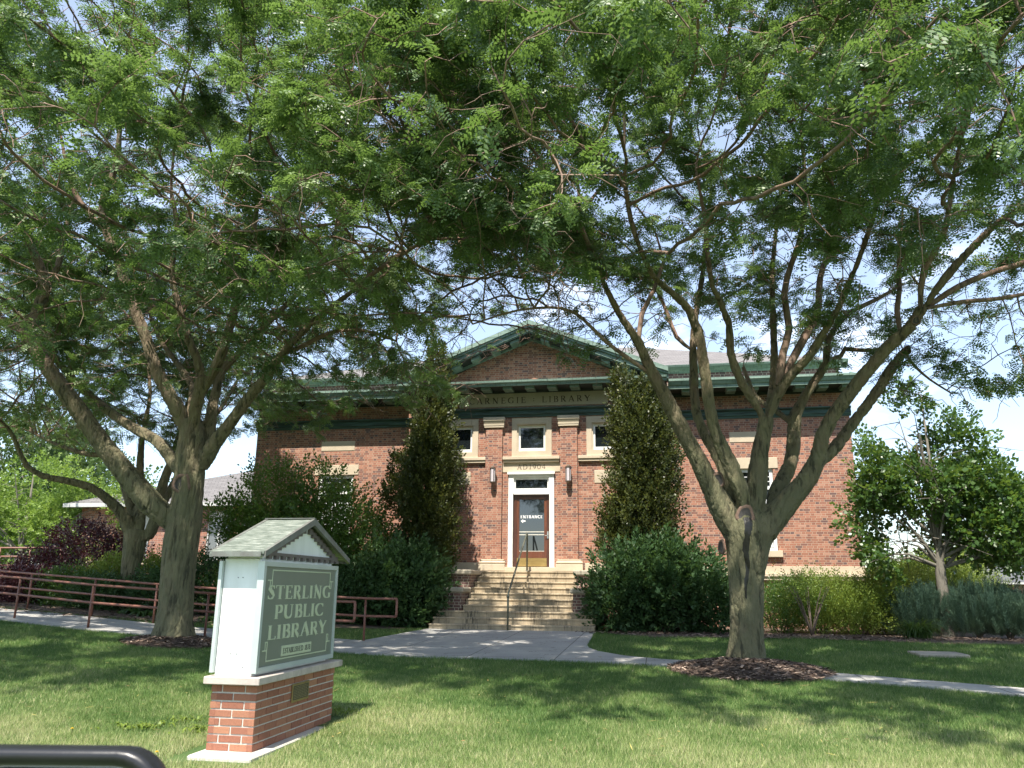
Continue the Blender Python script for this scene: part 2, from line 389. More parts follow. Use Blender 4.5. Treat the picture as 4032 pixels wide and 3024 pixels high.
# scored joints in the walk: real grooves read as thin dark strips
BEDL = [(-2.3, .0), (-2.35, -3.6), (-2.9, -4.4), (-4, -5.2), (-6, -5.3), (-7.5, -6.6), (-9.5, -6.7), (-12.2, -6.4), (-20, -4.9), (-20, 5.5), (-9.4, 5.5), (-9.4, .0)]
BEDR = [(2.2, 0), (2.2, -3.4), (2.7, -4.7), (3.6, -5.2), (5.2, -4.9), (6.7, -4.6), (8.5, -5.1), (9.8, -5.3), (11.4, -5.2), (16, -5.4), (16, 2), (9.6, 2), (9.6, 0)]
sheet('mulch_bed', BEDL, .02, MULCH); sheet('mulch_bed', BEDR, .02, MULCH)
def ell(cx, cy, rx, ry, n=36, j=.06): return [(cx+rx*math.cos(2*math.pi*i/n)*(1+random.uniform(-j, j)), cy+ry*math.sin(2*math.pi*i/n)*(1+random.uniform(-j, j))) for i in range(n)]
MUL1, MUL2 = (-5.35, -10.1, .90, .85), (5.05, -11.0, 1.18, 1.25)
RING1, RING2 = ell(*MUL1), ell(*MUL2)
def mnd(c, h): return lambda x, y: h*max(0, 1-((x-c[0])/c[2])**2-((y-c[1])/c[3])**2)
sheet('mulch_ring', RING1, .035, MULCH, mnd(MUL1, .10), .15); sheet('mulch_ring', RING2, .035, MULCH, mnd(MUL2, .13), .15)
# loose chips over the rings and beds
def chips(name, spots, mat):
    V = []; F = []; T = []
    for cx, cy, rx, ry, n, mound in spots:
        for _ in range(n):
            a = random.uniform(0, 6.283); r = math.sqrt(random.random()); x = cx+rx*r*math.cos(a)*1.06; y = cy+ry*r*math.sin(a)*1.06
            z = gzf(x, y)+.04+(mound(x, y) if mound else 0); l = random.uniform(.015, .06); w = l*random.uniform(.15, .4); th = random.uniform(0, 3.14)
            d = Vector((math.cos(th), math.sin(th), random.uniform(-.3, .3))); s_ = Vector((-math.sin(th), math.cos(th), random.uniform(-.4, .4)))
            c = Vector((x, y, z+random.uniform(0, .02))); b = len(V)
            V += [c-d*l-s_*w, c+d*l-s_*w*.6, c+d*l*.9+s_*w, c-d*l*.9+s_*w*.8]; F.append((b, b+1, b+2, b+3)); T.append(random.random())
    return tag(np_mesh(name, np.array([tuple(v) for v in V]), np.array(F), mat, tint=T), 'loose shredded brown bark chips round the tree trunks and in the beds', 'bark chips', kind='stuff')
def chip_mat():
    m, t, p, o = newmat('bark_chip'); t.links.new(ramp(t, tint_out(t), [(0, (.04, .027, .02)), (.5, (.125, .082, .06)), (.85, (.27, .19, .14)), (1, (.42, .32, .25))]), p.inputs['Base Color']); p.inputs['Roughness'].default_value = .9; return m
chips('bark_chips', [(*MUL1, 2200, mnd(MUL1, .10)), (*MUL2, 4200, mnd(MUL2, .13)), (7, -4.4, 5, .8, 2500, None), (-10, -6.4, 5, .9, 2200, None)], chip_mat())

# stone slab let into the lawn
m = MB(); x, y = 8.75, -7.75; z = gzf(x, y)
m.cbox(x-.42, x+.45, y-.42, y+.35, z-.06, z+.05, .02)
tag(m.build('stone_slab', stone_mat('slab_stone', (.40, .35, .28), .5)), 'flat grey stone slab set into the lawn at the right', 'stone slab')

# ================================================================ lettering (serif capitals built from strokes)
def _arc(cx, cy, rx, ry, a0, a1, n=14): return [(cx+rx*math.cos(R(a0+(a1-a0)*i/n)), cy+ry*math.sin(R(a0+(a1-a0)*i/n))) for i in range(n+1)]
def glyph(ch, T=.15, t=.055, serif=True):
    P = []      # (points, widths)
    def ln(x0, y0, x1, y1, w, w2=None): P.append(([(x0, y0), (x1, y1)], [w, w2 or w]))
    def sf(x, y, h=.13):
        if serif: ln(x-h, y+(.018 if y < .5 else -.018), x+h, y+(.018 if y < .5 else -.018), .04)
    def stem(x, y0=0, y1=1, w=T): ln(x, y0, x, y1, w); (sf(x, 0) if y0 == 0 else 0); (sf(x, 1) if y1 == 1 else 0)
    def arc(cx, cy, rx, ry, a0, a1, tk=T):
        p = _arc(cx, cy, rx, ry, a0, a1); n = len(p)
        P.append((p, [t+(tk-t)*abs(math.cos(R(a0+(a1-a0)*i/(n-1))))**1.3 for i in range(n)]))
    w = .7
    if ch == 'I': stem(.17); w = .34
    elif ch == 'L': stem(.17); ln(.17, .03, .58, .03, .06); ln(.575, 0, .59, .22, .03, .05); w = .62
    elif ch == 'T': stem(.35, 0, .97); ln(.03, .97, .67, .97, .06); ln(.04, .99, .03, .78, .05, .03); ln(.66, .99, .67, .78, .05, .03); w = .7
    elif ch == 'E': stem(.17); ln(.17, .97, .55, .97, .06); ln(.17, .52, .45, .52, .05); ln(.17, .03, .58, .03, .06); ln(.55, 1, .56, .80, .05, .03); ln(.45, .62, .45, .42, .04); ln(.585, 0, .60, .22, .03, .05); w = .63
    elif ch in 'RPB':
        stem(.17)
        if ch == 'B':
            arc(.33, .755, .17, .215, 90, -90); arc(.35, .265, .21, .235, 90, -90); ln(.17, .97, .34, .97, .055); ln(.17, .53, .36, .53, .05); ln(.17, .03, .36, .03, .055); w = .63
        else:
            b = .51 if ch == 'R' else .45
            arc(.33, (.97+b)/2, .19, (.97-b)/2, 90, -90); ln(.17, .97, .34, .97, .055); ln(.17, b, .34, b, .05); w = .62
            if ch == 'R': ln(.34, .50, .62, .03, .12, T); ln(.55, .018, .76, .018, .04); w = .74
    elif ch == 'S':
        k = [(.50, .80, t), (.48, .90, t*1.2), (.32, .975, t), (.16, .90, T*.6), (.12, .76, T*.85), (.24, .60, T), (.40, .46, T*1.05), (.48, .28, T*.9), (.42, .10, T*.6), (.26, .025, t), (.10, .09, t*1.2), (.075, .22, t)]
        P.append(([(a, b) for a, b, c in k], [c for a, b, c in k])); ln(.505, .99, .51, .74, .03, .04); ln(.07, .01, .065, .27, .03, .04); w = .58
    elif ch in 'CG':
        arc(.46, .5, .37, .47, 50, 310 if ch == 'C' else 300); ln(.70, .98, .71, .72, .03, .045)
        if ch == 'C': ln(.70, .15, .73, .26, .04, .03); w = .78
        else: ln(.68, .05, .68, .40, T); ln(.56, .42, .80, .42, .04); w = .84
    elif ch in 'O0': arc(.44 if ch == 'O' else .3, .5, .36 if ch == 'O' else .24, .47, 0, 360); w = .88 if ch == 'O' else .6
    elif ch == 'D': stem(.17); arc(.32, .5, .40, .47, 90, -90); ln(.17, .97, .33, .97, .055); ln(.17, .03, .33, .03, .055); w = .84
    elif ch == 'N': stem(.17, w=t*1.1); ln(.15, .98, .68, .02, T); ln(.68, 0, .68, 1, t*1.1); sf(.68, 1); w = .86
    elif ch == 'U':
        ln(.17, .3, .17, 1, T); sf(.17, 1); ln(.64, .3, .64, 1, t*1.1); sf(.64, 1); p = _arc(.405, .32, .235, .29, 180, 360); n = len(p); P.append((p, [T-(T-t)*i/(n-1) for i in range(n)])); w = .82
    elif ch == 'A': ln(.36, .98, .10, .02, t*1.1); ln(.36, 1, .66, .02, T); ln(.19, .34, .55, .34, .05); sf(.10, 0, .10); sf(.66, 0); w = .76
    elif ch == 'Y': ln(.36, .46, .36, 0, T); sf(.36, 0); ln(.09, .98, .36, .46, T); ln(.63, .98, .38, .46, t*1.1); sf(.10, 1); sf(.63, 1, .1); w = .72
    elif ch == 'H': stem(.17); stem(.67); ln(.17, .52, .67, .52, .055); w = .84
    elif ch == '1': stem(.25, 0, .98); ln(.10, .85, .25, .97, .05); w = .45
    elif ch == '8': arc(.3, .75, .18, .22, 0, 360, T*.8); arc(.3, .27, .23, .25, 0, 360, T*.9); w = .6
    elif ch == '7': ln(.06, .96, .54, .96, .08); ln(.54, .96, .24, 0, .05, T); w = .58
    elif ch == '9': arc(.3, .68, .22, .29, 0, 360, T*.9); P.append(([(.51, .66), (.48, .35), (.36, .12), (.16, .02)], [T*.8, T*.8, t*1.5, t])); w = .6
    elif ch == '4': ln(.42, 0, .42, 1, T*.9); ln(.42, .98, .05, .30, t); ln(.05, .28, .58, .28, .055); w = .62
    elif ch == ':': ln(.12, .60, .12, .72, .12); ln(.12, .25, .12, .37, .12); w = .25
    elif ch == ' ': w = .38
    return w, P
def text(mb, s, org, ud, vd, nd, h, width=None, gap=.07, T=.15, t=.055, depth=.004, tint=.5):
    """writes s with its lower-left at org; ud/vd/nd are unit vectors (right, up, outward)"""
    ud, vd, nd = Vector(ud), Vector(vd), Vector(nd); gl = [glyph(c, T, t) for c in s]
    tot = sum(g[0]+gap for g in gl)-gap; sx = (width/tot) if width else h
    x = 0; k = 0; org = Vector(org)
    for w, P in gl:
        for pts, ws in P:
            k = (k+1) % 7; dd = depth+k*.00018; pts = [Vector((p[0]*sx, p[1]*h)) for p in pts]; n = len(pts); vs = []
            closed = (pts[0]-pts[-1]).length < 1e-6 and n > 3
            for i in range(n):
                if closed: d = pts[(i+1) % (n-1)]-pts[(i-1) % (n-1)]
                else: d = pts[min(i+1, n-1)]-pts[max(i-1, 0)]
                d.normalize(); q = Vector((-d.y, d.x)); hw = ws[i]*.5*(h*abs(q.y)+sx*abs(q.x))
                for sgn in (1, -1):
                    u_, v_ = pts[i].x+x+q.x*hw*sgn, pts[i].y+q.y*hw*sgn
                    vs += [org+ud*u_+vd*v_, org+ud*u_+vd*v_+nd*dd]
            fs = []
            for i in range(n-1):
                a = i*4; b = a+4; fs += [(a+1, a+3, b+3, b+1), (a, b, b+1, a+1), (a+2, a+3, b+3, b+2)[::-1]]
            fs += [(0, 1, 3, 2), (n*4-4, n*4-2, n*4-1, n*4-3)]
            mb.add(vs, fs, tint)
        x += (w+gap)*sx
    return mb

# ================================================================ library building
lib = thing('library_building', 'two-storey red brick library with green copper cornices and a gabled entrance', 'library')
def holes_wall(mb, x0, x1, z0, z1, y, holes, depth=.18):
    xs = sorted({x0, x1, *[h[0] for h in holes], *[h[1] for h in holes]}); zs = sorted({z0, z1, *[h[2] for h in holes], *[h[3] for h in holes]})
    for a, b in zip(xs, xs[1:]):
        for c, d in zip(zs, zs[1:]):
            cx, cz = (a+b)/2, (c+d)/2
            if any(h[0] < cx < h[1] and h[2] < cz < h[3] for h in holes): continue
            mb.add([(a, y, c), (b, y, c), (b, y, d), (a, y, d)], [(0, 1, 2, 3)])
    for a, b, c, d in holes:
        e = y+depth
        mb.add([(a, y, c), (a, e, c), (a, e, d), (a, y, d)], [(0, 1, 2, 3)]); mb.add([(b, y, c), (b, e, c), (b, e, d), (b, y, d)], [(3, 2, 1, 0)])
        mb.add([(a, y, c), (b, y, c), (b, e, c), (a, e, c)], [(0, 1, 2, 3)]); mb.add([(a, y, d), (b, y, d), (b, e, d), (a, e, d)], [(3, 2, 1, 0)])
HW, PW, PY = 9.45, 3.3, -.54
winz = (2.17, 4.56)
m = MB()
holes_wall(m, -HW, -PW, 0, 6.95, 0, [(-7.15, -5.95, *winz)]); holes_wall(m, PW, HW, 0, 6.95, 0, [(5.95, 7.15, *winz)])
for s_ in (-1, 1): m.add([(s_*HW, 0, 0), (s_*HW, 12, 0), (s_*HW, 12, 6.95), (s_*HW, 0, 6.95)], [(0, 1, 2, 3)])
m.add([(-HW, 12, 0), (HW, 12, 0), (HW, 12, 6.95), (-HW, 12, 6.95)], [(0, 1, 2, 3)])
# pavilion
wh = [(-.71, .69, 1.60, 4.49), (-.62, .62, 4.97, 6.18), (1.69, 2.93, 4.97, 6.18), (-2.93, -1.69, 4.97, 6.18)]
holes_wall(m, -PW, PW, 0, 7.2, PY, wh)
for s_ in (-1, 1): m.add([(s_*PW, PY, 0), (s_*PW, .0, 0), (s_*PW, .0, 7.2), (s_*PW, PY, 7.2)], [(0, 1, 2, 3)])
for s_ in (-1, 1):     # pilasters
    x0, x1 = (.89, 1.41) if s_ > 0 else (-1.43, -.91)
    m.box(x0, x1, PY-.10, PY-.001, 1.80, 5.90)
# tympanum
m.prism([(-3.5, 7.2), (3.5, 7.2), (0.02, 8.75)], PY+.002, PY+.2, 'y')
m.build('wall', BRICK, lib)
# attic courses above the wing cornices
m = MB()
for a, b in ((-9.2, -3.0), (3.0, 9.2)):
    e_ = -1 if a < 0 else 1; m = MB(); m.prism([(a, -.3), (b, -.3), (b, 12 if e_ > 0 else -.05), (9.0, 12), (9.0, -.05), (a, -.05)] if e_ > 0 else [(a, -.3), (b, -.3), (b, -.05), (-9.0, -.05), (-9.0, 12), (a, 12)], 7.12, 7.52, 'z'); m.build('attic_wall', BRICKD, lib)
# stone dressings
def stone(name, boxes, mat=STONE, bev=.008):
    m = MB()
    for b in boxes: m.cbox(*b, bev)
    return m.build(name, mat, lib)
for s_ in (-1, 1):
    a, b = sorted((s_*PW, s_*(HW+.0)))
    m = MB(); m.cbox(a if s_ > 0 else a-.03, b+(.03 if s_ > 0 else 0), -.03, .0-.001, 1.53, 1.74, .004)
    m.cbox(a if s_ > 0 else a-.13, b+(.13 if s_ > 0 else 0), -.13, -.0005, 1.44, 1.53, .01); m.cbox(a if s_ > 0 else a-.09, b+(.09 if s_ > 0 else 0), -.09, -.0008, 1.34, 1.44, .01)
    m.build('water_table', STONE, lib)
    cx = s_*6.54
    stone('stone_panel', [(cx-.58, cx+.58, -.015, .02, 5.37, 5.69)]); stone('lintel', [(cx-.76, cx+.76, -.02, .05, 4.57, 4.90)]); stone('window_sill', [(cx-.72, cx+.72, -.10, .1, 1.99, 2.17)])
    # tall two-light window with its blind
    fr = MB(); x0, x1 = cx-.6, cx+.6
    fr.box(x0, x0+.09, .05, .13, 2.17, 4.56); fr.box(x1-.09, x1, .05, .13, 2.17, 4.56); fr.box(x0+.09, x1-.09, .05, .13, 4.47, 4.56); fr.box(x0+.09, x1-.09, .05, .13, 2.17, 2.26); fr.box(x0+.09, x1-.09, .04, .13, 3.95, 4.05)
    for k in (1, 2): fr.box(x0+.09, x1-.09, .075, .10, 4.05+k*.14-.01, 4.05+k*.14+.01)
    w = fr.build('window', WHITE, lib)
    g = MB(); g.box(x0+.08, x1-.08, .11, .12, 2.2, 4.5); g.build('pane', GLASS, w)
    bl = MB()
    for k in range(52): z = 2.28+k*.027; bl.add([(x0+.1, .095, z), (x1-.1, .095, z), (x1-.1, .108, z+.021), (x0+.1, .108, z+.021)], [(0, 1, 2, 3)])
    bl.build('blind', simple('blind_white', (.72, .74, .76), (.66, .68, .7), 3, .5, bumpk=0), w)
for s_ in (-1, 1):
    x0, x1 = (.89, 1.41) if s_ > 0 else (-1.43, -.91); c = (x0+x1)/2
    m = MB(); m.cbox(c-.31, c+.31, PY-.14, PY-.001, 5.88, 5.94, .006); m.cbox(c-.34, c+.34, PY-.20, PY-.0015, 6.08, 6.20, .012)
    m.prism([(PY-.002, 5.94), (PY-.15, 5.94), (PY-.155, 6.0), (PY-.19, 6.08), (PY-.002, 6.08)], c-.32, c+.32, 'x'); m.build('capital', STONE, lib)
    m = MB(); m.cbox(c-.40, c+.40, PY-.23, PY-.001, 1.54, 1.74, .01); m.cbox(c-.40, c+.40, PY-.22, PY-.0015, 1.74, 1.83, .035); m.cbox(c-.36, c+.36, PY-.19, PY-.002, 1.83, 1.875, .012); m.build('pilaster_base', STONE, lib)
    a, b = sorted((s_*1.60, s_*(PW+.05)))
    stone('base_course', [(a, b, PY-.08, PY-.001, 1.53, 1.78)])
    a, b = sorted((s_*1.43, s_*3.15)); stone('window_sill', [(a, b, PY-.11, PY-.001, 4.87, 4.965), (a+.01, b-.01, PY-.08, PY-.0015, 4.79, 4.87)])
    a, b = sorted((s_*1.91, s_*2.72)); stone('stone_panel', [(a, b, PY-.015, PY+.02, 4.13, 4.52)])
stone('window_sill', [(-.89, .87, PY-.13, PY-.001, 4.87, 4.965), (-.88, .86, PY-.09, PY-.0015, 4.79, 4.87)])
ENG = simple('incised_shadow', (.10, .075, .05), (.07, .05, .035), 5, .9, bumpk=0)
p = stone('date_stone', [(-.90, .88, PY-.02, PY+.02, 4.49, 4.785)])
text(MB(), 'AD1904', (-.45, PY-.021, 4.575), (1, 0, 0), (0, 0, 1), (0, -1, 0), .15, .88, .16, .09, .04, .002).build('lettering', ENG, p)
p = stone('name_frieze', [(-2.33, 2.36, PY-.02, PY+.02, 6.56, 6.99)])
text(MB(), 'CARNEGIE : LIBRARY', (-2.02, PY-.021, 6.665), (1, 0, 0), (0, 0, 1), (0, -1, 0), .19, 3.84, .26, .12, .05, .002).build('lettering', ENG, p)
# small square windows of the pavilion
for cx in (-2.31, 0, 2.31):
    m = MB()   # moulded stone surround
    for (a, b, c, d) in ((cx-.62, cx-.46, 4.97, 6.18), (cx+.46, cx+.62, 4.97, 6.18), (cx-.46, cx+.46, 5.98, 6.18), (cx-.46, cx+.46, 4.97, 5.14)): m.box(a, b, PY-.035, PY+.10, c, d)
    for (a, b, c, d) in ((cx-.46, cx-.42, 5.14, 5.98), (cx+.42, cx+.46, 5.14, 5.98), (cx-.42, cx+.42, 5.94, 5.98)): m.box(a, b, PY+.0, PY+.11, c, d)
    w = m.build('window', STONE, lib)
    m = MB()
    for (a, b, c, d) in ((cx-.42, cx-.36, 5.14, 5.94), (cx+.36, cx+.42, 5.14, 5.94), (cx-.36, cx+.36, 5.88, 5.94), (cx-.36, cx+.36, 5.14, 5.24)): m.box(a, b, PY+.05, PY+.12, c, d)
    m.build('frame', WHITE, w); MB().box(cx-.37, cx+.37, PY+.10, PY+.11, 5.2, 5.9).build('pane', GLASS, w)
# copper mouldings
def mould(name, prof, x0, x1, yb):   # prof: list (out, z)
    m = MB(); m.prism([(yb-o, z) for o, z in prof], x0, x1, 'x'); return m
bandp = [(-.02, 6.10), (.03, 6.10), (.04, 6.17), (.075, 6.18), (.08, 6.24), (.05, 6.26), (.055, 6.31), (.14, 6.35), (.14, 6.38), (-.02, 6.40)]
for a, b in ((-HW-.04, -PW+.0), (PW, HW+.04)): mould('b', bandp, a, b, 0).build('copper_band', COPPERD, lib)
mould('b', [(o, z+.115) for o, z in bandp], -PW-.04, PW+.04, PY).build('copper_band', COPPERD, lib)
corn = [(-.02, 6.83), (.05, 6.83), (.07, 6.90), (.16, 6.93), (.70, 6.94), (.70, 6.915), (.75, 6.91), (.755, 7.0), (.79, 7.02), (.84, 7.12), (.86, 7.13), (.86, 7.19), (.80, 7.21), (-.02, 7.30)]
for a, b in ((-HW-.2, -PW-.9), (PW+.9, HW+.2)):
    mould('c', corn, a, b, 0).build('copper_cornice', COPPER, lib)
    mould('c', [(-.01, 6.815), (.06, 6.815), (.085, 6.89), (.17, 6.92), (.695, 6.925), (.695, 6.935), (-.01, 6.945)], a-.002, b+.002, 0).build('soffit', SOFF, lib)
    m = MB(); x = (a+.20 if a < 0 else b-.20-.27)
    for k in range(8):
        xx = x+k*.655 if a < 0 else x-k*.655
        if (a < 0 and xx > b-.1) or (a > 0 and xx < a): break
        m = MB(); m.box(xx, xx+.27, -.64, -.16, 6.835, 6.899)
        m.box(xx-.015, xx+.285, -.655, -.16, 6.90, 6.931); m.build('cornice_bracket', COPPER, lib)
pc = [(-.02, 6.99), (.04, 6.99), (.06, 7.04), (.12, 7.065), (.66, 7.07), (.66, 7.055), (.70, 7.055), (.72, 7.12), (.76, 7.16), (.77, 7.22), (.70, 7.24), (-.02, 7.27)]
mould('c', pc, -PW-.85, PW+.85, PY).build('copper_cornice', COPPER, lib)
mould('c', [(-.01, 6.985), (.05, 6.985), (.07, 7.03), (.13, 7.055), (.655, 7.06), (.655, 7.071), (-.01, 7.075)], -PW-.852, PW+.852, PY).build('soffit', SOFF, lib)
m = MB()
for k in range(-5, 6):
    x = .01+k*.69
    MB().box(x-.14, x+.14, PY-.60, PY-.12, 6.985, 7.062).build('cornice_bracket', COPPER, lib)
gp = [(-.02, 7.50), (.02, 7.50), (.05, 7.56), (.13, 7.62), (.20, 7.66), (.22, 7.72), (.16, 7.74), (-.02, 7.74)]
for a, b in ((-9.45, -3.2), (3.2, 9.45)): mould('g', gp, a, b, -.3).build('gutter_trim', COPPER, lib)
for s_ in (-1, 1):
    MB().prism([(s_*(9.2+o), z) for o, z in gp][::s_], -.5, 12, 'y').build('gutter_trim', COPPER, lib)
    MB().prism([(s_*(HW+o*.35), z) for o, z in corn][::s_], -.6, 12, 'y').build('copper_cornice', COPPER, lib)
# hip roof
z0, pit = 7.73, .40; e = -.46; x1 = 9.4; D_ = 6.6
m = MB(); m.add([(-x1, e, z0), (x1, e, z0), (x1, e+2*D_, z0), (-x1, e+2*D_, z0), (-x1+D_, e+D_, z0+pit*D_), (x1-D_, e+D_, z0+pit*D_)], [(0, 1, 5, 4), (1, 2, 5), (2, 3, 4, 5), (3, 0, 4)])
# gable roof of the pavilion
ga, gh, gw = 9.10, .40, 4.12
m.add([(-gw, PY-.72, ga-gh*gw), (0, PY-.72, ga), (gw, PY-.72, ga-gh*gw), (-gw, 4, ga-gh*gw), (0, 4, ga), (gw, 4, ga-gh*gw)], [(0, 1, 4, 3), (1, 2, 5, 4)])
m.build('roof', SHINGLE, lib)
# raking cornice, three stepped mouldings
for s_ in (-1, 1):
    m = MB()
    for (o, t0, t1) in ((.80, .04, -.10), (.76, -.10, -.17), (.70, -.17, -.30)):
        pts = [(0, ga+t0), (s_*(gw+.08), ga+t0-gh*(gw+.08)), (s_*(gw+.08), ga+t1-gh*(gw+.08)), (0, ga+t1)]
        m.prism(pts[::s_], PY-o, PY-o+.5, 'y')
    m.prism([(0, ga-.30), (s_*gw, ga-.30-gh*gw), (s_*gw, ga-.34-gh*gw), (0, ga-.34)][::s_], PY-.66, PY+.01, 'y')
    m.prism([(0, ga-.34), (s_*gw, ga-.34-gh*gw), (s_*gw, ga-.42-gh*gw), (0, ga-.42)][::s_], PY-.10, PY+.012, 'y')
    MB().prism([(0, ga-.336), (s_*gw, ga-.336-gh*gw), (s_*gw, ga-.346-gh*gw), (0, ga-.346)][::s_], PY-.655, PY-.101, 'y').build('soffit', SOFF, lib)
    for k in range(6):
        x = s_*(.35+k*.62); zt = ga-.34-gh*abs(x)-.002; w = s_*.26
        m.add([(x, PY-.58, zt), (x+w, PY-.58, zt-gh*.26), (x+w, PY-.58, zt-gh*.26-.09), (x, PY-.58, zt-.09), (x, PY-.11, zt), (x+w, PY-.11, zt-gh*.26), (x+w, PY-.11, zt-gh*.26-.09), (x, PY-.11, zt-.09)], [(0, 1, 2, 3), (3, 2, 6, 7), (0, 3, 7, 4), (1, 5, 6, 2)])
    m.build('raking_cornice', COPPER, lib)
# entrance: surround, transom, door
door = MB(); Yd = PY+.13
door.box(-.57, -.46, Yd-.05, Yd, 1.675, 3.815); door.box(.45, .545, Yd-.05, Yd, 1.675, 3.815); door.box(-.46, .45, Yd-.05, Yd, 3.74, 3.815)
dr = door.build('door', DARKW, lib)
m = MB(); m.box(-.458, -.39, Yd-.035, Yd-.003, 1.93, 3.735); m.box(.37, .448, Yd-.035, Yd-.003, 1.93, 3.735); m.box(-.39, .37, Yd-.035, Yd-.003, 3.67, 3.735); m.box(-.39, .37, Yd-.035, Yd-.003, 1.93, 2.12)
m.build('door_leaf', simple('red_brown_wood', (.17, .055, .025), (.09, .03, .016), 5, .3, stretch=(3, 3, .4), bumpk=.1), dr)
MB().box(-.395, .375, Yd-.018, Yd-.012, 2.1, 3.69).build('pane', GLASS, dr)
BRASS = simple('worn_brass', (.50, .34, .13), (.38, .25, .09), 4, .38, metal=.75, bumpk=.05, stretch=(1, 1, 4))
m = MB(); m.box(-.455, .445, Yd-.05, Yd-.036, 1.68, 1.925); m.build('kick_plate', BRASS, dr)
STEEL = simple('brushed_steel', (.62, .63, .62), (.5, .5, .5), 9, .3, metal=.8, bumpk=.03)
BARC = simple('bar_cream', (.7, .68, .6), None, 5, .4, bumpk=0)
for a_, b_, c_, d_, nm in ((-.39, .37, 2.685, 2.71, 'push_bar'), (-.39, .37, 2.60, 2.625, 'push_bar'), (-.40, .38, 2.118, 2.135, 'glass_bead')): m = MB(); m.box(a_, b_, Yd-.033, Yd-.02, c_, d_); m.build(nm, BARC, dr)
m = MB(); m.box(.465, .505, Yd-.065, Yd-.05, 2.50, 2.71); m.box(.40, .50, Yd-.10, Yd-.085, 2.575, 2.595); m.box(.478, .495, Yd-.10, Yd-.065, 2.57, 2.60); m.build('door_handle', STEEL, dr)
LETW = simple('white_vinyl', (.85, .85, .85), (.8, .8, .8), 4, .5, bumpk=0)
m = MB(); text(m, 'ENTRANCE', (-.355, Yd-.0185, 3.105), (1, 0, 0), (0, 0, 1), (0, -1, 0), .085, .68, .05, .22, .12, .003)
m.build('lettering', LETW, dr); m = MB(); a0, a1, ay = -.345, -.20, 3.02
m.prism([(a0, ay), (a0+.07, ay+.06), (a0+.07, ay+.025), (a1, ay+.018), (a1, ay-.018), (a0+.07, ay-.025), (a0+.07, ay-.06)], Yd-.022, Yd-.0185, 'y'); m.build('arrow', LETW, dr)
m = MB(); yo = PY-.04
m.box(-.71, -.57, yo, PY+.14, 1.66, 3.83); m.box(.545, .69, yo, PY+.14, 1.66, 3.83); m.box(-.57, .545, PY-.01, PY+.14, 3.815, 3.93)
m.box(-.71, .69, PY+.02, PY+.14, 3.93, 4.01) if False else None
m.box(-.71, -.55, yo, PY+.14, 3.83, 4.35); m.box(.53, .69, yo, PY+.14, 3.83, 4.35); m.box(-.55, -.50, PY+.02, PY+.14, 3.93, 4.35); m.box(.48, .53, PY+.02, PY+.14, 3.93, 4.35)
m.box(-.50, .48, PY+.02, PY+.14, 3.93, 4.0); m.box(-.50, .48, PY+.02, PY+.14, 4.27, 4.35); m.box(-.71, .69, yo-.0, PY+.14, 4.35, 4.42); m.box(-.74, .72, yo-.06, PY+.14, 4.42, 4.485)
sr = m.build('door_surround', WHITE, lib)
MB().box(-.50, .48, PY+.08, PY+.09, 4.0, 4.27).build('transom_pane', GLASS, sr)
stone('threshold', [(-.78, .76, PY-.22, PY+.15, 1.535, 1.655)])

# wall lanterns
LFR = simple('lantern_bronze', (.16, .13, .10), (.09, .07, .06), 9, .4, metal=.6); LGL = simple('frosted_glass', (.62, .58, .60), (.55, .5, .54), 4, .3, bumpk=0)
for i, (x, side) in enumerate(((-1.165, 'left'), (1.15, 'right'))):
    o = thing('wall_lantern', 'tall bronze six-sided lantern on the brick pilaster %s of the entrance door' % side, 'wall lamp', (x, PY-.25, 4.12), 'lanterns flanking the door')
    m = MB(); m.lathe((0, 0, 0), [(.055, .05), (.078, .06), (.078, .46), (.055, .47)], 6); m.build('lamp_glass', LGL, o)
    m = MB(); m.lathe((0, 0, 0), [(.01, -.03), (.03, -.01), (.08, .03), (.095, .035), (.095, .062), (.06, .064)], 6); m.lathe((0, 0, 0), [(.06, .46), (.095, .462), (.095, .485), (.03, .53), (.01, .55)], 6)
    for k in range(6): a = k*math.pi/3; m.box(.082*math.cos(a)-.007, .082*math.cos(a)+.007, .082*math.sin(a)-.007, .082*math.sin(a)+.007, .062, .462)
    m.build('lamp_frame', LFR, o)
    m = MB(); m.box(-.05, .05, .13, .149, .12, .42); m.box(-.02, .02, .07, .13, .24, .30); m.build('wall_bracket', LFR, o)

# ================================================================ entrance steps and handrail
st = thing('entrance_steps', 'flight of ten weathered stone steps between stepped brick piers', 'steps', (0, -2.5, 0))
def rel(o, c=(0, -2.5, 0)): o.location = (-c[0], -c[1], -c[2]); return o
for i in range(10):
    zt = 1.53-.153*i; yf = -.94-.34*i; hw = 1.485 if i < 7 else 2.12
    m = MB(); yb = PY-.09 if i == 0 else yf+.39
    m.cbox(-hw, hw, yf, yb, zt-.045, zt, .012); m.box(-hw+.012, hw-.012, yf+.022, yb-.002, max(zt-.153, .0)-(.02 if i == 9 else 0), zt-.0451)
    rel(m.build('step', STEPST, st))
for s_ in (-1, 1):
    for (y0, y1, zb, zt) in ((-2.2, PY-.10, 0, 1.40), (-3.1, -2.201, .30, .92)):
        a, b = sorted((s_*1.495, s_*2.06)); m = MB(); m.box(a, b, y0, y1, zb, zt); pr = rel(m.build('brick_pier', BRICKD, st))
        a, b = sorted((s_*1.42, s_*2.18)); m = MB(); m.cbox(a, b, y0-.12, y1 if y1 < -2 else y1+.03, zt+.001, zt+.14, .03); m.build('pier_cap', STEPCAP, pr)
h = thing('handrail', 'thin bent green bronze handrail rising up the middle of the entrance steps', 'handrail', (-.03, -4.15, .03))
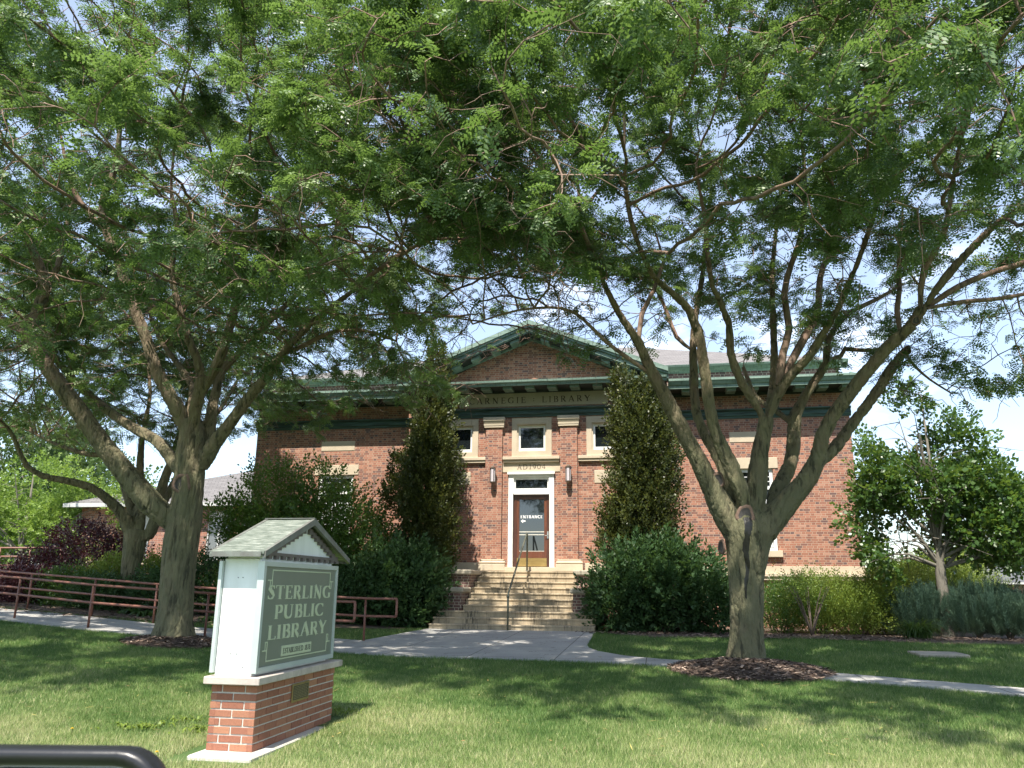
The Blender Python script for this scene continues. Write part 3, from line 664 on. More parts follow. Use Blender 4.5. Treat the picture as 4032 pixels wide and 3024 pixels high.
m = MB(); P = [(-.0, 0, -.03), (0, 0, .82), (0, .02, .86), (0, .06, .90), (-.02, 3.0, 2.55), (-.02, 3.06, 2.58), (-.02, 3.10, 2.56), (-.02, 3.11, 2.5), (-.02, 3.11, 1.49)]
m.tube(P, .026, 10); m.lathe((0, 0, .78), [(.03, 0), (.042, .03), (.03, .06)], 10); m.build('rail_tube', BRONZE, h, smooth=True)
m = MB(); m.lathe((-.02, 3.11, 1.5), [(.06, 0), (.05, .015), (.03, .02)], 12); m.build('base_flange', BRONZE, h)
m = MB(); m.lathe((0, 0, -.02), [(.055, 0), (.05, .02), (.03, .025)], 12); m.build('base_flange', BRONZE, h)

# ================================================================ ramp railings
def railing(name, label, pts, ext, group):
    x0, y0 = pts[0]; o = thing(name, label, 'railing', (x0, y0, gzf(x0, y0)), group); z0 = gzf(x0, y0)
    def L_(x, y, h): return (x-x0, y-y0, gzf(x, y)+.03-z0+h)
    for x, y in pts[:-1]:
        m = MB(); m.tube([L_(x, y, -.08), L_(x, y, .845)], .024, 10); m.build('post', IRON, o, smooth=True)
    for hgt, nm in ((.86, 'top_rail'), (.50, 'mid_rail')):
        line = []
        for (a, b), (c, d) in zip(pts, pts[1:]):
            for k in range(6): line.append((a+(c-a)*k/6, b+(d-b)*k/6))
        line.append(pts[-1]); q = [L_(x, y, hgt) for x, y in line]
        m = MB(); m.tube(q, .026, 10); m.build(nm, IRON, o, smooth=True)
    ex, ey = pts[-1]
    m = MB(); m.tube([L_(ex, ey, .87), L_(ex+.01, ey, .80), L_(ex+.01, ey, .55), L_(ex, ey, .49)], .026, 10); m.build('end_loop', IRON, o, smooth=True)
railing('ramp_railing', 'rust red pipe railing along the lawn side of the ramp walk', [(-20, -6.5), (-17.3, -7.05), (-15, -7.6), (-12.4, -8.15), (-10.3, -8.45), (-8.0, -9.05), (-5.3, -9.12), (-2.68, -9.2), (-2.1, -9.3)], .5, 'ramp railings')
railing('ramp_railing', 'rust red pipe railing along the bed side of the ramp walk, behind the other', [(-20, -4.9), (-16.6, -5.6), (-13.9, -6.2), (-11.6, -6.6), (-9.55, -6.95), (-7.65, -7.35), (-5.0, -7.6), (-2.45, -7.75), (-1.75, -7.8)], .5, 'ramp railings')

# ================================================================ monument sign
SX0, SX1, SY0, SY1 = -.10, .32, -17.80, -16.10; SB = -.30
sg = thing('library_sign', 'monument sign with a grey-green lettered board, white cabinet, copper roof and brick plinth', 'sign', (.11, -16.95, SB))
def sr_(o): o.location = (-.11, 16.95, -SB); return o
SGW = simple('sign_white_enamel', (.84, .85, .83), (.70, .71, .68), 3.5, .4, bumpk=.06, stretch=(2, 2, .35), detail=8)
def sign_brick_mat():
    m, t, p, o = newmat('sign_brick'); L = t.links.new
    c = ramp(t, tint_out(t), [(0, (.25, .10, .062)), (.4, (.29, .122, .074)), (.8, (.32, .142, .085)), (1, (.35, .165, .095))])
    c = mixc(t, .55, c, ramp(t, noise(t, 70, 6, .7), [(.25, (.25, .25, .25)), (.7, (.7, .68, .66))]), 'OVERLAY')
    c = mixc(t, ramp(t, noise(t, 130, 2), [(.68, (0, 0, 0)), (.74, (.8, .8, .8))]), c, (.06, .03, .025))
    L(c, p.inputs['Base Color']); p.inputs['Roughness'].default_value = .85; L(bump(t, noise(t, 120, 5), .4, .004), p.inputs['Normal']); return m
MORT = simple('pale_mortar', (.62, .58, .52), (.48, .45, .40), 30, .9, bumpk=.3, bscale=150)
m = MB(); m.box(SX0+.008, SX1-.008, SY0+.008, SY1-.008, SB-.05, .232); core = m
# bricks: one course after another round the four faces
bm_ = MB(); course = .0665; j = .012
for r in range(8):
    z0 = SB+.002+r*course; z1 = z0+course-j
    for face in ('x1', 'x0', 'y0', 'y1'):
        if face[0] == 'x': a0, a1 = SY0, SY1
        else: a0, a1 = SX0, SX1
        Lb = .2125; off = (r % 2)*.5*Lb; x = a0-off; k = 0
        while x < a1-.001:
            s0 = max(x, a0); s1 = min(x+Lb-j, a1)
            if s1-s0 > .02:
                t_ = random.random(); jt = random.uniform(-.0012, .0012)
                if face == 'x1': bm_.cbox(SX1-.055, SX1+jt, s0, s1, z0, z1, .002, t_)
                elif face == 'x0': bm_.cbox(SX0+jt, SX0+.055, s0, s1, z0, z1, .002, t_)
                elif face == 'y0': bm_.cbox(max(s0, SX0+.0008), min(s1, SX1-.0008), SY0+jt+.0015, SY0+.055, z0+.0006, z1-.0006, .002, t_)
                else: bm_.cbox(max(s0, SX0+.0008), min(s1, SX1-.0008), SY1-.055, SY1+jt-.0015, z0+.0006, z1-.0006, .002, t_)
            x += Lb
pl = sr_(bm_.build('brick_plinth', sign_brick_mat(), sg)); mo = core.build('mortar', MORT, pl)
m = MB(); m.cbox(-.14, .425, -18.02, -15.95, -.40, SB, .012); sr_(m.build('footing', stone_mat('footing_concrete', (.60, .56, .50), .25), sg))
m = MB()
ys = [-17.88, -17.66, -17.0, -16.5, -16.02]
m.cbox(-.14, .375, -17.88, -16.02, .234, .297, .006)
sr_(m.build('cap_slab', stone_mat('cap_limestone', (.52, .45, .40), .35), sg))
m = MB(); m.cbox(-.085, .255, -17.80, -16.20, .298, 1.285, .004); sr_(m.build('cabinet', SGW, sg))
# bolts on the narrow face
BOLT = simple('bolt_grey', (.3, .3, .3), None, 5, .4, metal=.6, bumpk=0)
for (x, z) in ((.055, 1.12), (.10, 1.12), (.05, .48), (.105, .48), (-.02, .37), (.17, .37)): m = MB(); m.lathe((x, -17.80, z), [(.006, -.004), (.006, .004)], 8); sr_(m.build('bolt', BOLT, sg))
# lettered boards on both long faces
BOARD = simple('board_green_grey', (.19, .205, .165), (.165, .185, .15), 3, .38, bumpk=.06); LETC = simple('letter_cream', (.50, .54, .38), (.44, .48, .34), 6, .5, bumpk=.05)
FRM = simple('board_frame_aluminium', (.55, .60, .58), (.48, .53, .52), 4, .35, metal=.3, bumpk=.03)
def board(face):
    xo = .256 if face > 0 else -.086; sgn = face
    def X(d): return xo+sgn*d
    ya, yb, za, zb = -17.84, -16.16, .325, 1.262
    m = MB(); fw_ = .042; dp = .062 if face > 0 else .03
    m.box(X(0), X(dp), ya, ya+fw_, za, zb); m.box(X(0), X(dp), yb-fw_, yb, za, zb); m.box(X(0), X(dp), ya+fw_, yb-fw_, za, za+fw_); m.box(X(0), X(dp), ya+fw_, yb-fw_, zb-fw_, zb)
    sr_(m.build('board_frame', FRM, sg))
    m = MB(); bd = dp-.012; m.box(X(0), X(bd), ya+fw_, yb-fw_, za+fw_, zb-fw_); pn = sr_(m.build('sign_board', BOARD, sg))
    ud = (0, 1, 0) if face > 0 else (0, -1, 0); nd = (sgn, 0, 0)
    def org(u, v): return (X(bd)+sgn*.0003, (-17.0+u) if face > 0 else (-17.0-u), v)
    m = MB()
    for s, v, wd in (('STERLING', .935, 1.42), ('PUBLIC', .762, 1.10), ('LIBRARY', .587, 1.30)): text(m, s, org(-wd/2-.02, v), ud, (0, 0, 1), nd, .122, wd, .05, .17, .06, .004)
    m.build('lettering', LETC, pn)
    m = MB(); d = .0035
    def strip(u0, u1, v0, v1, dd=d):
        a = org(u0, v0); b = org(u1, v1); m.box(X(bd)+sgn*.0004, X(bd)+sgn*dd, a[1], b[1], v0, v1)
    w = .011; U, VB, VT = .72, .405, 1.165
    strip(-U+.09, U-.09, VT+.018, VT+.018+w); strip(-U+.09, U-.09, VB-.0, VB+w)
    strip(-U, -U+w, VB+.09, VT-.09) if False else None
    for su in (-1, 1):
        for vt in (0, 1):
            # key-fret corners
            def cs(u0, u1, v0, v1): 
                if su > 0: u0, u1 = -u1, -u0
                if not vt: v0, v1 = VB+VT+.018+w-v1, VB+VT+.018+w-v0
                strip(u0, u1, v0, v1, d+random.uniform(0, .0006))
            T_ = VT+.018+w
            cs(-U+.06, -U+.09, T_-w, T_); cs(-U+.06, -U+.06+w, T_-.17, T_-w); cs(-U+.025, -U+.06, T_-.17, T_-.17+w); cs(-U+.025, -U+.025+w, T_-.17+w, T_-.10); cs(-U-.02, -U+.06-.0, T_-.10, T_-.10+w)
    m.build('fret_border', LETC, pn)
    m = MB(); a, b = org(-.37, .43), org(.27, .52); m.box(X(bd)+sgn*.0004, X(bd)+sgn*.009, a[1], b[1], .43, .522); ep = m.build('date_plate', LETC, pn)
    m = MB(); o_ = org(-.35, .45); text(m, 'ESTABLISHED 1878', (X(bd)+sgn*.0095, o_[1], .452), ud, (0, 0, 1), nd, .048, .60, .05, .17, .07, .0015); m.build('lettering', simple('plate_ink', (.15, .16, .12), None, 5, .6, bumpk=0), ep)
board(1); board(-1)
# gable ends with dentil and stair-step trim
TRIM = simple('brown_grey_trim', (.155, .125, .115), (.11, .09, .085), 6, .6, bumpk=.1)
ey0, ey1, ez, rz, ry = -17.93, -15.93, 1.33, 1.70, -16.93
m = MB(); m.prism([(-17.78, 1.287), (-16.17, 1.287), (-16.17, 1.355), (ry, rz-.085), (-17.78, 1.355)][::-1], -.07, .262, 'x'); sr_(m.build('gable_panel', SGW, sg))
for xg, sgn in ((.262, 1), (-.07, -1)):
    m = MB(); a, b = sorted((xg, xg+sgn*.03)); m.box(a, b, -17.82, -16.13, 1.318, 1.345)
    for k in range(12): y = -17.80+k*.142; m.box(a, b, y+.075, y+.142, 1.288, 1.3178)
    # stepped trim under the slope
    for k in range(9):
        for s_ in (-1, 1):
            y0 = ry+s_*(.04+k*.085); zt = rz-.055-.365*abs(y0-ry); m.box(a+.001, b-.001, y0, y0+s_*.0835, zt-.075, zt-.02)
    sr_(m.build('dentil_trim', TRIM, sg))
def sroof():
    m, t, p, o = newmat('mottled_copper_roof'); L = t.links.new
    c = ramp(t, noise(t, 22, 6, .7, stretch=(.35, 1.6, 1)), [(.3, (.085, .10, .08)), (.46, (.16, .185, .155)), (.58, (.26, .285, .245)), (.66, (.42, .43, .38)), (.74, (.17, .14, .10))])
    L(c, p.inputs['Base Color']); p.inputs['Roughness'].default_value = .45; p.inputs['Metallic'].default_value = .15; L(bump(t, noise(t, 25, 4, stretch=(.4, 1, 1)), .3, .01), p.inputs['Normal']); return m
rx0, rx1 = -.165, .345
m = MB(); th = .02
for s_ in (-1, 1):
    ye = ey0 if s_ < 0 else ey1
    m.prism([(ry, rz), (ye, ez+.012), (ye, ez+.012-th), (ry, rz-th)][::-s_], rx0, rx1, 'x')
rf = sr_(m.build('roof', sroof(), sg))
m = MB()
for s_ in (-1, 1):
    ye = ey0 if s_ < 0 else ey1
    for xa, xb in ((rx0-.012, rx0+.02), (rx1-.02, rx1+.012)): m.prism([(ry, rz+.006), (ye-(-s_)*-.012, ez+.016), (ye-(-s_)*-.012, ez-.035), (ry, rz-.058)][::-s_], xa, xb, 'x')
    m.box(rx0+.021, rx1-.021, ye, ye+s_*.014, ez-.033, ez+.010)
m.box(rx0-.012, rx1+.012, ry-.02, ry+.02, rz+.0065, rz+.013)
m.build('roof_edge', simple('weathered_edge', (.20, .215, .19), (.13, .12, .11), 8, .5, metal=.2, bumpk=.1), rf)
# bronze plaque on the plinth
m = MB(); m.cbox(.3215, .333, -17.12, -16.75, .0, .165, .003); pq = sr_(m.build('plaque', simple('plaque_brass', (.33, .24, .10), (.24, .17, .07), 8, .4, metal=.5, bumpk=.05), sg))
m = MB(); m.box(.333, .3345, -17.10, -16.77, .02, .145); m.build('plaque_field', simple('plaque_dark', (.06, .05, .03), (.04, .035, .02), 20, .6, bumpk=.1), pq)
m = MB()
for k in range(8):
    z = .130-k*.0142; y = -17.085; 
    while y < -16.80: w_ = random.uniform(.015, .045); m.box(.3345, .3352, y, min(y+w_, -16.785), z, z+.0055); y += w_+.008
m.build('plaque_relief', simple('plaque_text', (.30, .24, .12), None, 9, .5, metal=.4, bumpk=0), pq)

# ================================================================ buildings behind
an = thing('brick_annex', 'low red brick annex with grey hip roof and white windows behind the left trees', 'building', (-16, 6, 0))
YA = 6.
def ax(px, py, Y=YA): return at(px, py, Y)
ev = ax(500, 1092)[2]; xl = ax(178, 1098)[0]; xr = -8.9
wins = []
for a, b in ((447, 497), (524, 566), (270, 322)):
    wins.append((ax(a, 1150)[0], ax(b, 1150)[0], ax(a, 1212)[2], ev-.22))
m = MB(); holes_wall(m, xl, xr, 0, ev, YA, wins, .12); m.add([(xl, YA, 0), (xl, YA+9, 0), (xl, YA+9, ev), (xl, YA, ev)], [(0, 1, 2, 3)])
def arel(o): o.location = (16, -6, 0); return o
arel(m.build('wall', BRICKF, an))
m = MB(); dz = 3.1; hh = 6.2
m.add([(xl-.5, YA-.5, ev+.1), (xr, YA-.5, ev+.1), (xr, YA+dz*2-.5, ev+.1), (xl-.5, YA+2*dz-.5, ev+.1), (xl-.5+dz*2.6, YA+dz-.5, ev+.1+dz*.62), (xr, YA+dz-.5, ev+.1+dz*.62)], [(0, 1, 5, 4), (2, 3, 4, 5), (3, 0, 4), (1, 2, 5)])
arel(m.build('roof', shingle_mat('annex_shingles', (.17, .16, .16), .16, .35), an))
m = MB(); m.box(xl-.52, xr, YA-.54, YA-.50, ev-.06, ev+.10); m.box(xl-.5, xr, YA-.5, YA, ev-.03, ev-.0); arel(m.build('eave_fascia', simple('grey_fascia', (.55, .55, .54), None, 3, .6, bumpk=0), an))
for a, b, c, d in wins:
    m = MB(); w_ = .06; zt = d-.75
    m.box(a, a+w_, YA+.03, YA+.1, c, d); m.box(b-w_, b, YA+.03, YA+.1, c, d); m.box(a+w_, b-w_, YA+.03, YA+.1, d-w_, d); m.box(a+w_, b-w_, YA+.03, YA+.1, c, c+w_); m.box(a+w_, b-w_, YA+.025, YA+.1, zt, zt+w_); mid = (a+b)/2; m.box(mid-.04, mid+.04, YA+.025, YA+.1, c+w_, zt)
    w = arel(m.build('window', simple('window_frame_grey', (.62, .63, .62), None, 3, .5, bumpk=0), an)); MB().box(a+.02, b-.02, YA+.08, YA+.09, c+.02, zt+.02).build('pane', glass_mat('annex_glass', (.10, .11, .12), .04), w)
    MB().box(a+.02, b-.02, YA+.081, YA+.091, zt+.02, d-.02).build('transom_panel', simple('pale_panel', (.66, .67, .67), None, 3, .5, bumpk=0), w)
m = MB(); m.box(xl, xr, YA-.08, YA-.001, min(w[2] for w in wins)-.14, min(w[2] for w in wins)); arel(m.build('window_sill', STONE, an))

# low building far right
YB = 26.
def bx_(px, py): return at(px, py, YB)
fb = thing('far_brick_building', 'low brick building with dark flat roof edge beyond the right shrubs', 'building', (bx_(2150, 1300)[0], YB, 0))
o0 = fb.location.copy(); x0, x1 = bx_(2085, 1280)[0], bx_(2212, 1280)[0]+16; zt = bx_(2180, 1262)[2]; zg = -.5
def frel(o): o.location = -o0; return o
m = MB(); m.box(x0, x1, YB, YB+10, zg, zt); frel(m.build('wall', BRICKF, fb))
m = MB(); m.box(x0-.3, x1, YB-.4, YB+10, zt+.001, zt+.10); frel(m.build('eave', simple('pale_eave', (.6, .58, .55), None, 3, .6, bumpk=0), fb))
m = MB(); m.prism([(YB-.35, zt+.102), (YB+3.5, zt+1.05), (YB+10, zt+1.05), (YB+10, zt+.102)], x0-.25, x1, 'x'); frel(m.build('roof', simple('dark_roof', (.10, .10, .105), None, 5, .8), fb))
gp_ = bx_(2172, 1300); m = MB(); m.box(gp_[0]-.18, gp_[0]+.18, YB-.12, YB-.002, zg, zt-.02); frel(m.build('green_post', COPPER, fb))
c = bx_(2198, 1293); m = MB(); P = [(c[0]+.22*math.cos(a), YB-.08, c[2]+.22*math.sin(a)) for a in [2*math.pi*k/20 for k in range(21)]]; m.tube(P, .045, 8); frel(m.build('wall_ring', WHITE, fb))
c = bx_(2206, 1250); 

# upper ramp wall at the far left
m = MB(); p0, p1 = at(0, 1243, 0.5), at(330, 1240, .5)
rw = thing('ramp_wall', 'pale concrete ramp wall half hidden by purple shrubs at far left', 'wall', (p0[0], .5, 0))
m.cbox(-4, p1[0]-p0[0]-3.5, 0, .25, 0, p0[2]+.05, .01); m.build('concrete_wall', stone_mat('ramp_concrete', (.58, .56, .52), .3), rw)
ur = thing('stair_railing', 'rust red railing with angled bars on the ramp wall behind the purple bush', 'railing', (p0[0], .6, p0[2]+.05))
L0 = p1[0]-p0[0]-3.7
for k in range(6):
    x = -3.9+k*(L0+3.9)/5; m = MB(); m.tube([(x, 0, 0), (x, 0, .9)], .03, 8); m.build('post', IRON, ur, smooth=True)
for z in (.9, .6, .3): m = MB(); m.tube([(-4, 0, z), (L0, 0, z)], .03, 8); m.build('rail', IRON, ur, smooth=True)
m = MB(); m.tube([(-1.8, -.05, -.3), (-.2, -.05, .75)], .03, 8); m.build('rail', IRON, ur, smooth=True)

# ================================================================ car door mirror at the lower left
BLK = simple('black_plastic', (.018, .018, .02), (.012, .012, .013), 8, .35, bumpk=.05)
A = CAM+ray(88, 1760)*.95      # centre of the mirror
fwd = Vector((_fw[0], _fw[1], 0)).normalized(); rt = Vector((_r[0], _r[1], 0))
cmr = thing('car_door_mirror', 'rounded black car door mirror with pale reflection, out of focus at lower left', 'car mirror', tuple(A))
def rrect(w, h, r, n=7):
    P = []
    for cx, cy, a0 in ((w-r, h-r, 0), (-w+r, h-r, 90), (-w+r, -h+r*.8, 180), (w-r, -h+r*.8, 270)):
        for k in range(n+1): a = R(a0+90*k/n); P.append((cx+r*math.cos(a), cy+r*math.sin(a)))
    return P
Wm, Hm = .142, .072
def ringm(specs):
    m = MB(); rings = []
    for (w, h, r, d) in specs: rings.append([rt*u_+Vector((0, 0, 1))*v_+fwd*d for u_, v_ in rrect(w, h, r)])
    n = len(rings[0]); vs = [p for rg in rings for p in rg]
    fs = [(i*n+k, i*n+(k+1) % n, (i+1)*n+(k+1) % n, (i+1)*n+k) for i in range(len(rings)-1) for k in range(n)]
    m.add(vs, fs); return m, n, len(rings)
m, n, q = ringm([(Wm-.034, Hm-.026, .040, .030), (Wm-.020, Hm-.018, .045, .004), (Wm-.004, Hm-.004, .055, -.006), (Wm, Hm, .058, .004), (Wm*1.0, Hm*1.0, .058, .03), (Wm*.85, Hm*.85, .05, .07), (Wm*.5, Hm*.5, .03, .09)])
m.f.append(tuple(range((q-1)*n, q*n))); m.t.append(.5); m.build('housing', BLK, cmr, smooth=True)
m = MB(); m.add([rt*u_+Vector((0, 0, 1))*v_+fwd*(.024+v_*.35) for u_, v_ in rrect(Wm-.034, Hm-.030, .036)], [tuple(range(4*8))])
mg, t_, p_, o_ = newmat('mirror_glass'); p_.inputs['Metallic'].default_value = 1; p_.inputs['Base Color'].default_value = (.85, .87, .9, 1); p_.inputs['Roughness'].default_value = .02
m.build('mirror_glass', mg, cmr)
m = MB(); m.tube([rt*-.07+Vector((0, 0, -.05))+fwd*.05, rt*-.13+Vector((0, 0, -.10))+fwd*.06, rt*-.22+Vector((0, 0, -.16))+fwd*.04], [.03, .026, .03], 10); m.build('mirror_arm', BLK, cmr, smooth=True)

# ================================================================ trees
def catmull(P, W, seg=.22):
    """P list of Vector, W radii -> smooth resampled points"""
    out, ow = [], []
    n = len(P)
    for i in range(n-1):
        p0, p1, p2, p3 = P[max(i-1, 0)], P[i], P[i+1], P[min(i+2, n-1)]
        k = max(1, int((p2-p1).length/seg))
        for j_ in range(k):
            u = j_/k
            out.append(.5*((2*p1)+(p2-p0)*u+(2*p0-5*p1+4*p2-p3)*u*u+(3*p1-p0-3*p2+p3)*u**3)); ow.append(W[i]+(W[i+1]-W[i])*u)
    out.append(P[-1]); ow.append(W[-1]); return out, ow

def bark_tube(mb, pts, rad, n=10, seed=0, flare=0., z0=None, amp=.06):
    """tube with lumpy, furrowed section; optional root flare"""
    rs = random.Random(seed); m = len(pts)
    ph = [rs.uniform(0, 6.28) for _ in range(6)]
    vs = []; up = None
    for i in range(m):
        d = (pts[min(i+1, m-1)]-pts[max(i-1, 0)]).normalized()
        if up is None: up = Vector((1, 0, 0)) if abs(d.x) < .8 else Vector((0, 1, 0))
        a = (up-d*up.dot(d)).normalized(); b = d.cross(a); up = a
        s_ = i*.22
        for k in range(n):
            th = 2*math.pi*k/n
            q = 1+amp*(math.sin(3*th+ph[0]+s_*.6)+.6*math.sin(5*th+ph[1]-s_*.5)+.5*math.sin(2*th+ph[2]+s_*1.3))
            if n > 14: q += .022*math.sin(11*th+ph[3]+1.2*math.sin(s_*2))+.018*math.sin(17*th+ph[4]+math.sin(s_*1.7))
            if flare and z0 is not None:
                f = math.exp(-max(0, pts[i].z-z0)/.22)*flare; q += f*(.6+.5*max(0, math.sin(5*th+ph[5])))
            vs.append(pts[i]+(a*math.cos(th)+b*math.sin(th))*rad[i]*q)
    fs = [(i*n+k, i*n+(k+1) % n, (i+1)*n+(k+1) % n, (i+1)*n+k) for i in range(m-1) for k in range(n)]
    fs += [tuple(range(n-1, -1, -1)), tuple(range((m-1)*n, m*n))]
    mb.add(vs, fs)

def limb(spec, Y0, seg=.22):
    """spec: (px, py, width_px, dy) in survey pixels -> world points/radii; dy = metres beyond Y0 (negative = towards the street)"""
    P, Wd = [], []
    for px, py, w, dy in spec:
        p = at(px, py, Y0+dy); dist = float((p-CAM)@_fw); P.append(Vector(p)); Wd.append(.46*w*DS*dist/FPX)
    return catmull(P, Wd, seg)

class Grower:
    def __init__(s): s.pos = []; s.par = []; s.man = []; s.rad = []; s.dir = []
    def chain(s, pts, rads, start=None, seedable=True):
        prev = -1 if start is None else start
        for p, r in zip(pts, rads):
            s.pos.append(Vector(p)); s.par.append(prev); s.rad.append(r); s.man.append(True); prev = len(s.pos)-1
            s.dir.append(Vector((0, 0, 1)))
        return prev
    def nearest(s, p, rmin=0):
        return min(range(len(s.pos)), key=lambda i: (s.pos[i]-p).length)
    def grow(s, A, step=.26, infl=2.2, kill=.42, iters=70, wig=.35, bias=(0, 0, .05), seedmax=.16, rs=None):
        rs = rs or random; A = [Vector(a) for a in A]; bias = Vector(bias)
        ok = [i for i in range(len(s.pos)) if s.rad[i] < seedmax]; kids = {}
        stuck = {}
        for it in range(iters):
            if not A: break
            kd = kdtree.KDTree(len(ok))
            for j_, i in enumerate(ok): kd.insert(s.pos[i], i)
            kd.balance(); pull = {}; keep = []
            for a in A:
                co, i, d = kd.find(a)
                if d < kill: continue
                keep.append(a)
                if d < infl: pull.setdefault(i, []).append((a-co).normalized())
            A = keep; new = 0
            for i, v in pull.items():
                if kids.get(i, 0) >= 3 or stuck.get(i, 0) > 5: continue
                d = Vector((0, 0, 0))
                for q in v: d += q
                d = d/len(v)+s.dir[i]*.35+bias+Vector((rs.gauss(0, 1), rs.gauss(0, 1), rs.gauss(0, 1)))*wig*.4
                if d.length < 1e-3: continue
                d.normalize(); s.pos.append(s.pos[i]+d*step*rs.uniform(.8, 1.2)); s.par.append(i); s.man.append(False); s.rad.append(0); s.dir.append(d); ok.append(len(s.pos)-1)
                kids[i] = kids.get(i, 0)+1; stuck[i] = stuck.get(i, 0)+1; new += 1
            if not new: infl *= 1.4
            if infl > 6: break
    def finish(s, rtip=.0085, k=.44):
        n = len(s.pos); s.kids = [[] for _ in range(n)]; s.cnt = [0]*n
        for i in range(n):
            if s.par[i] >= 0: s.kids[s.par[i]].append(i)
        for i in range(n-1, -1, -1):
            if not s.man[i] and not s.kids[i]: s.cnt[i] = 1
            if s.par[i] >= 0 and not s.man[i]: s.cnt[s.par[i]] += max(s.cnt[i], 1)
        for i in range(n):
            if not s.man[i]:
                r = rtip*max(s.cnt[i], 1)**k; p = s.par[i]
                if p >= 0: r = min(r, s.rad[p]*(.8 if s.man[p] else 1.0)+.001)
                s.rad[i] = r
    def mesh(s, mb, minr=0.0):
        """grown branches only, as chains"""
        n = len(s.pos)
        starts = [(s.par[i], i) for i in range(n) if not s.man[i] and s.man[s.par[i]]]
        while starts:
            p, c = starts.pop(); ch = [p, c]
            while True:
                ks = [q for q in s.kids[ch[-1]] if not s.man[q]]
                if not ks: break
                ks.sort(key=lambda q: -s.cnt[q])
                for q in ks[1:]: starts.append((ch[-1], q))
                ch.append(ks[0])
            rr = [s.rad[i] for i in ch]; rr[0] = min(rr[0], rr[1]*1.15)
            sides = 7 if max(rr) > .05 else (5 if max(rr) > .02 else 3)
            mb.tube([s.pos[i] for i in ch], rr, sides, caps=False)

def rotm(d, roll):
    """matrices turning +X to direction d (m,3) with roll, up roughly +Z"""
    d = d/np.linalg.norm(d, axis=1, keepdims=True); up = np.tile([0, 0, 1.], (len(d), 1)); up[np.abs(d[:, 2]) > .95] = [0, 1, 0]
    s_ = np.cross(up, d); s_ /= np.linalg.norm(s_, axis=1, keepdims=True); u = np.cross(d, s_)
    c, q = np.cos(roll)[:, None], np.sin(roll)[:, None]; s2 = s_*c+u*q; u2 = -s_*q+u*c
    return np.stack([d, s2, u2], -1)
def scatter(tmpl, P, Dr, scale, roll, tints):
    """tmpl = list of (V,F,T) variants; returns merged V,F,T"""
    Vs, Fs, Ts = [], [], []; b = 0; M_ = rotm(Dr, roll); var = RNG.integers(0, len(tmpl), len(P))
    for k, (V, F, T) in enumerate(tmpl):
        i = np.where(var == k)[0]
        if not len(i): continue
        W_ = np.einsum('nij,vj->nvi', M_[i], V)*scale[i][:, None, None]+P[i][:, None, :]
        nv = len(V); Vs.append(W_.reshape(-1, 3)); Fs.append((F[None]+(np.arange(len(i))*nv)[:, None, None]+b).reshape(-1, F.shape[1])); b += nv*len(i)
        Ts.append(np.clip(T[None]+tints[i][:, None], 0, 1).reshape(-1))
    return np.concatenate(Vs), np.concatenate(Fs), np.concatenate(Ts)

def leaf_quad(base, d, n, l, w):
    """rhombus leaf as one quad"""
    d = d/np.linalg.norm(d); s_ = np.cross(n, d); s_ /= np.linalg.norm(s_)+1e-9
    return [base, base+d*l*.45+s_*w*.5, base+d*l, base+d*l*.45-s_*w*.5]
def frond_template(seed, nf=6, pairs=6, L=.23, ll=.058, lw=.027):
    """a spray of pinnate compound leaves on a short twig pointing +X"""
    rg = np.random.default_rng(seed); V = []; T = []
    for f in range(nf):
        a = rg.uniform(-1.25, 1.25); e = rg.uniform(-.35, .5); d = np.array([math.cos(a)*math.cos(e), math.sin(a)*math.cos(e), math.sin(e)])
        p = np.array([rg.uniform(0, .16), 0, 0.]); q = L*rg.uniform(.75, 1.2)
        n0 = np.array([rg.normal(0, .35), rg.normal(0, .35), 1.]); side = np.cross(n0, d); side /= np.linalg.norm(side); t0 = rg.normal(0, .10)
        for k in range(pairs):
            u = (k+.8)/pairs; c = p+d*q*u+np.array([0, 0, -.35*q*u*u])
            dd = d+np.array([0, 0, -.7*u]); 
            for sg_ in (-1, 1):
                ld = side*sg_+dd*.35+rg.normal(0, .12, 3); n1 = np.cross(dd, side); n1 = n1/np.linalg.norm(n1)*(1 if n1[2] > 0 else -1)+side*sg_*-.25+rg.normal(0, .15, 3)
                V += leaf_quad(c, ld, n1, ll*(1-.35*abs(u-.5)), lw); T.append(.5+t0+rg.normal(0, .08))
    V = np.array(V); F = np.arange(len(V)).reshape(-1, 4); return V, F, np.array(T)-.5
def shoot_template(seed, nl=9, L=.32, ll=.075, lw=.045, droop=0., spread=1.):
    """leafy shoot pointing +X with simple leaves, each folded from two quads"""
    rg = np.random.default_rng(seed); V = []; T = []
    for k in range(nl):
        u = (k+.5)/nl; a = k*2.4+rg.normal(0, .3); c = np.array([L*u, 0, 0.])
        rad_ = np.array([0, math.cos(a), math.sin(a)]); ld = rad_*spread*(1-.5*u)+np.array([.55+.5*u, 0, -droop])
        n = np.array([rg.normal(0, .4), rg.normal(0, .4), 1.])+rg.normal(0, .25, 3)
        s_ = ll*rg.uniform(.7, 1.15)
        V += leaf_quad(c+rad_*.012, ld, n, s_, lw*s_/ll); T.append(rg.normal(0, .09))
    V = np.array(V); F = np.arange(len(V)).reshape(-1, 4); return V, F, np.array(T)

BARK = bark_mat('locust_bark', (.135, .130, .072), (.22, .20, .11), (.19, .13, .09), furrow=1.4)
BARKS = bark_mat('locust_branch_bark', (.21, .145, .11), (.30, .23, .18), (.21, .125, .09), 4, 7, .5)
LOC = leaf_mat('locust_leaf', [(0, (.030, .062, .030)), (.35, (.075, .135, .050)), (.62, (.155, .24, .080)), (1, (.33, .42, .18))], trans=.36, rough=.44, spec=.7, tcol=(.22, .36, .05), var=.25)
FT = [frond_template(100+i) for i in range(6)]

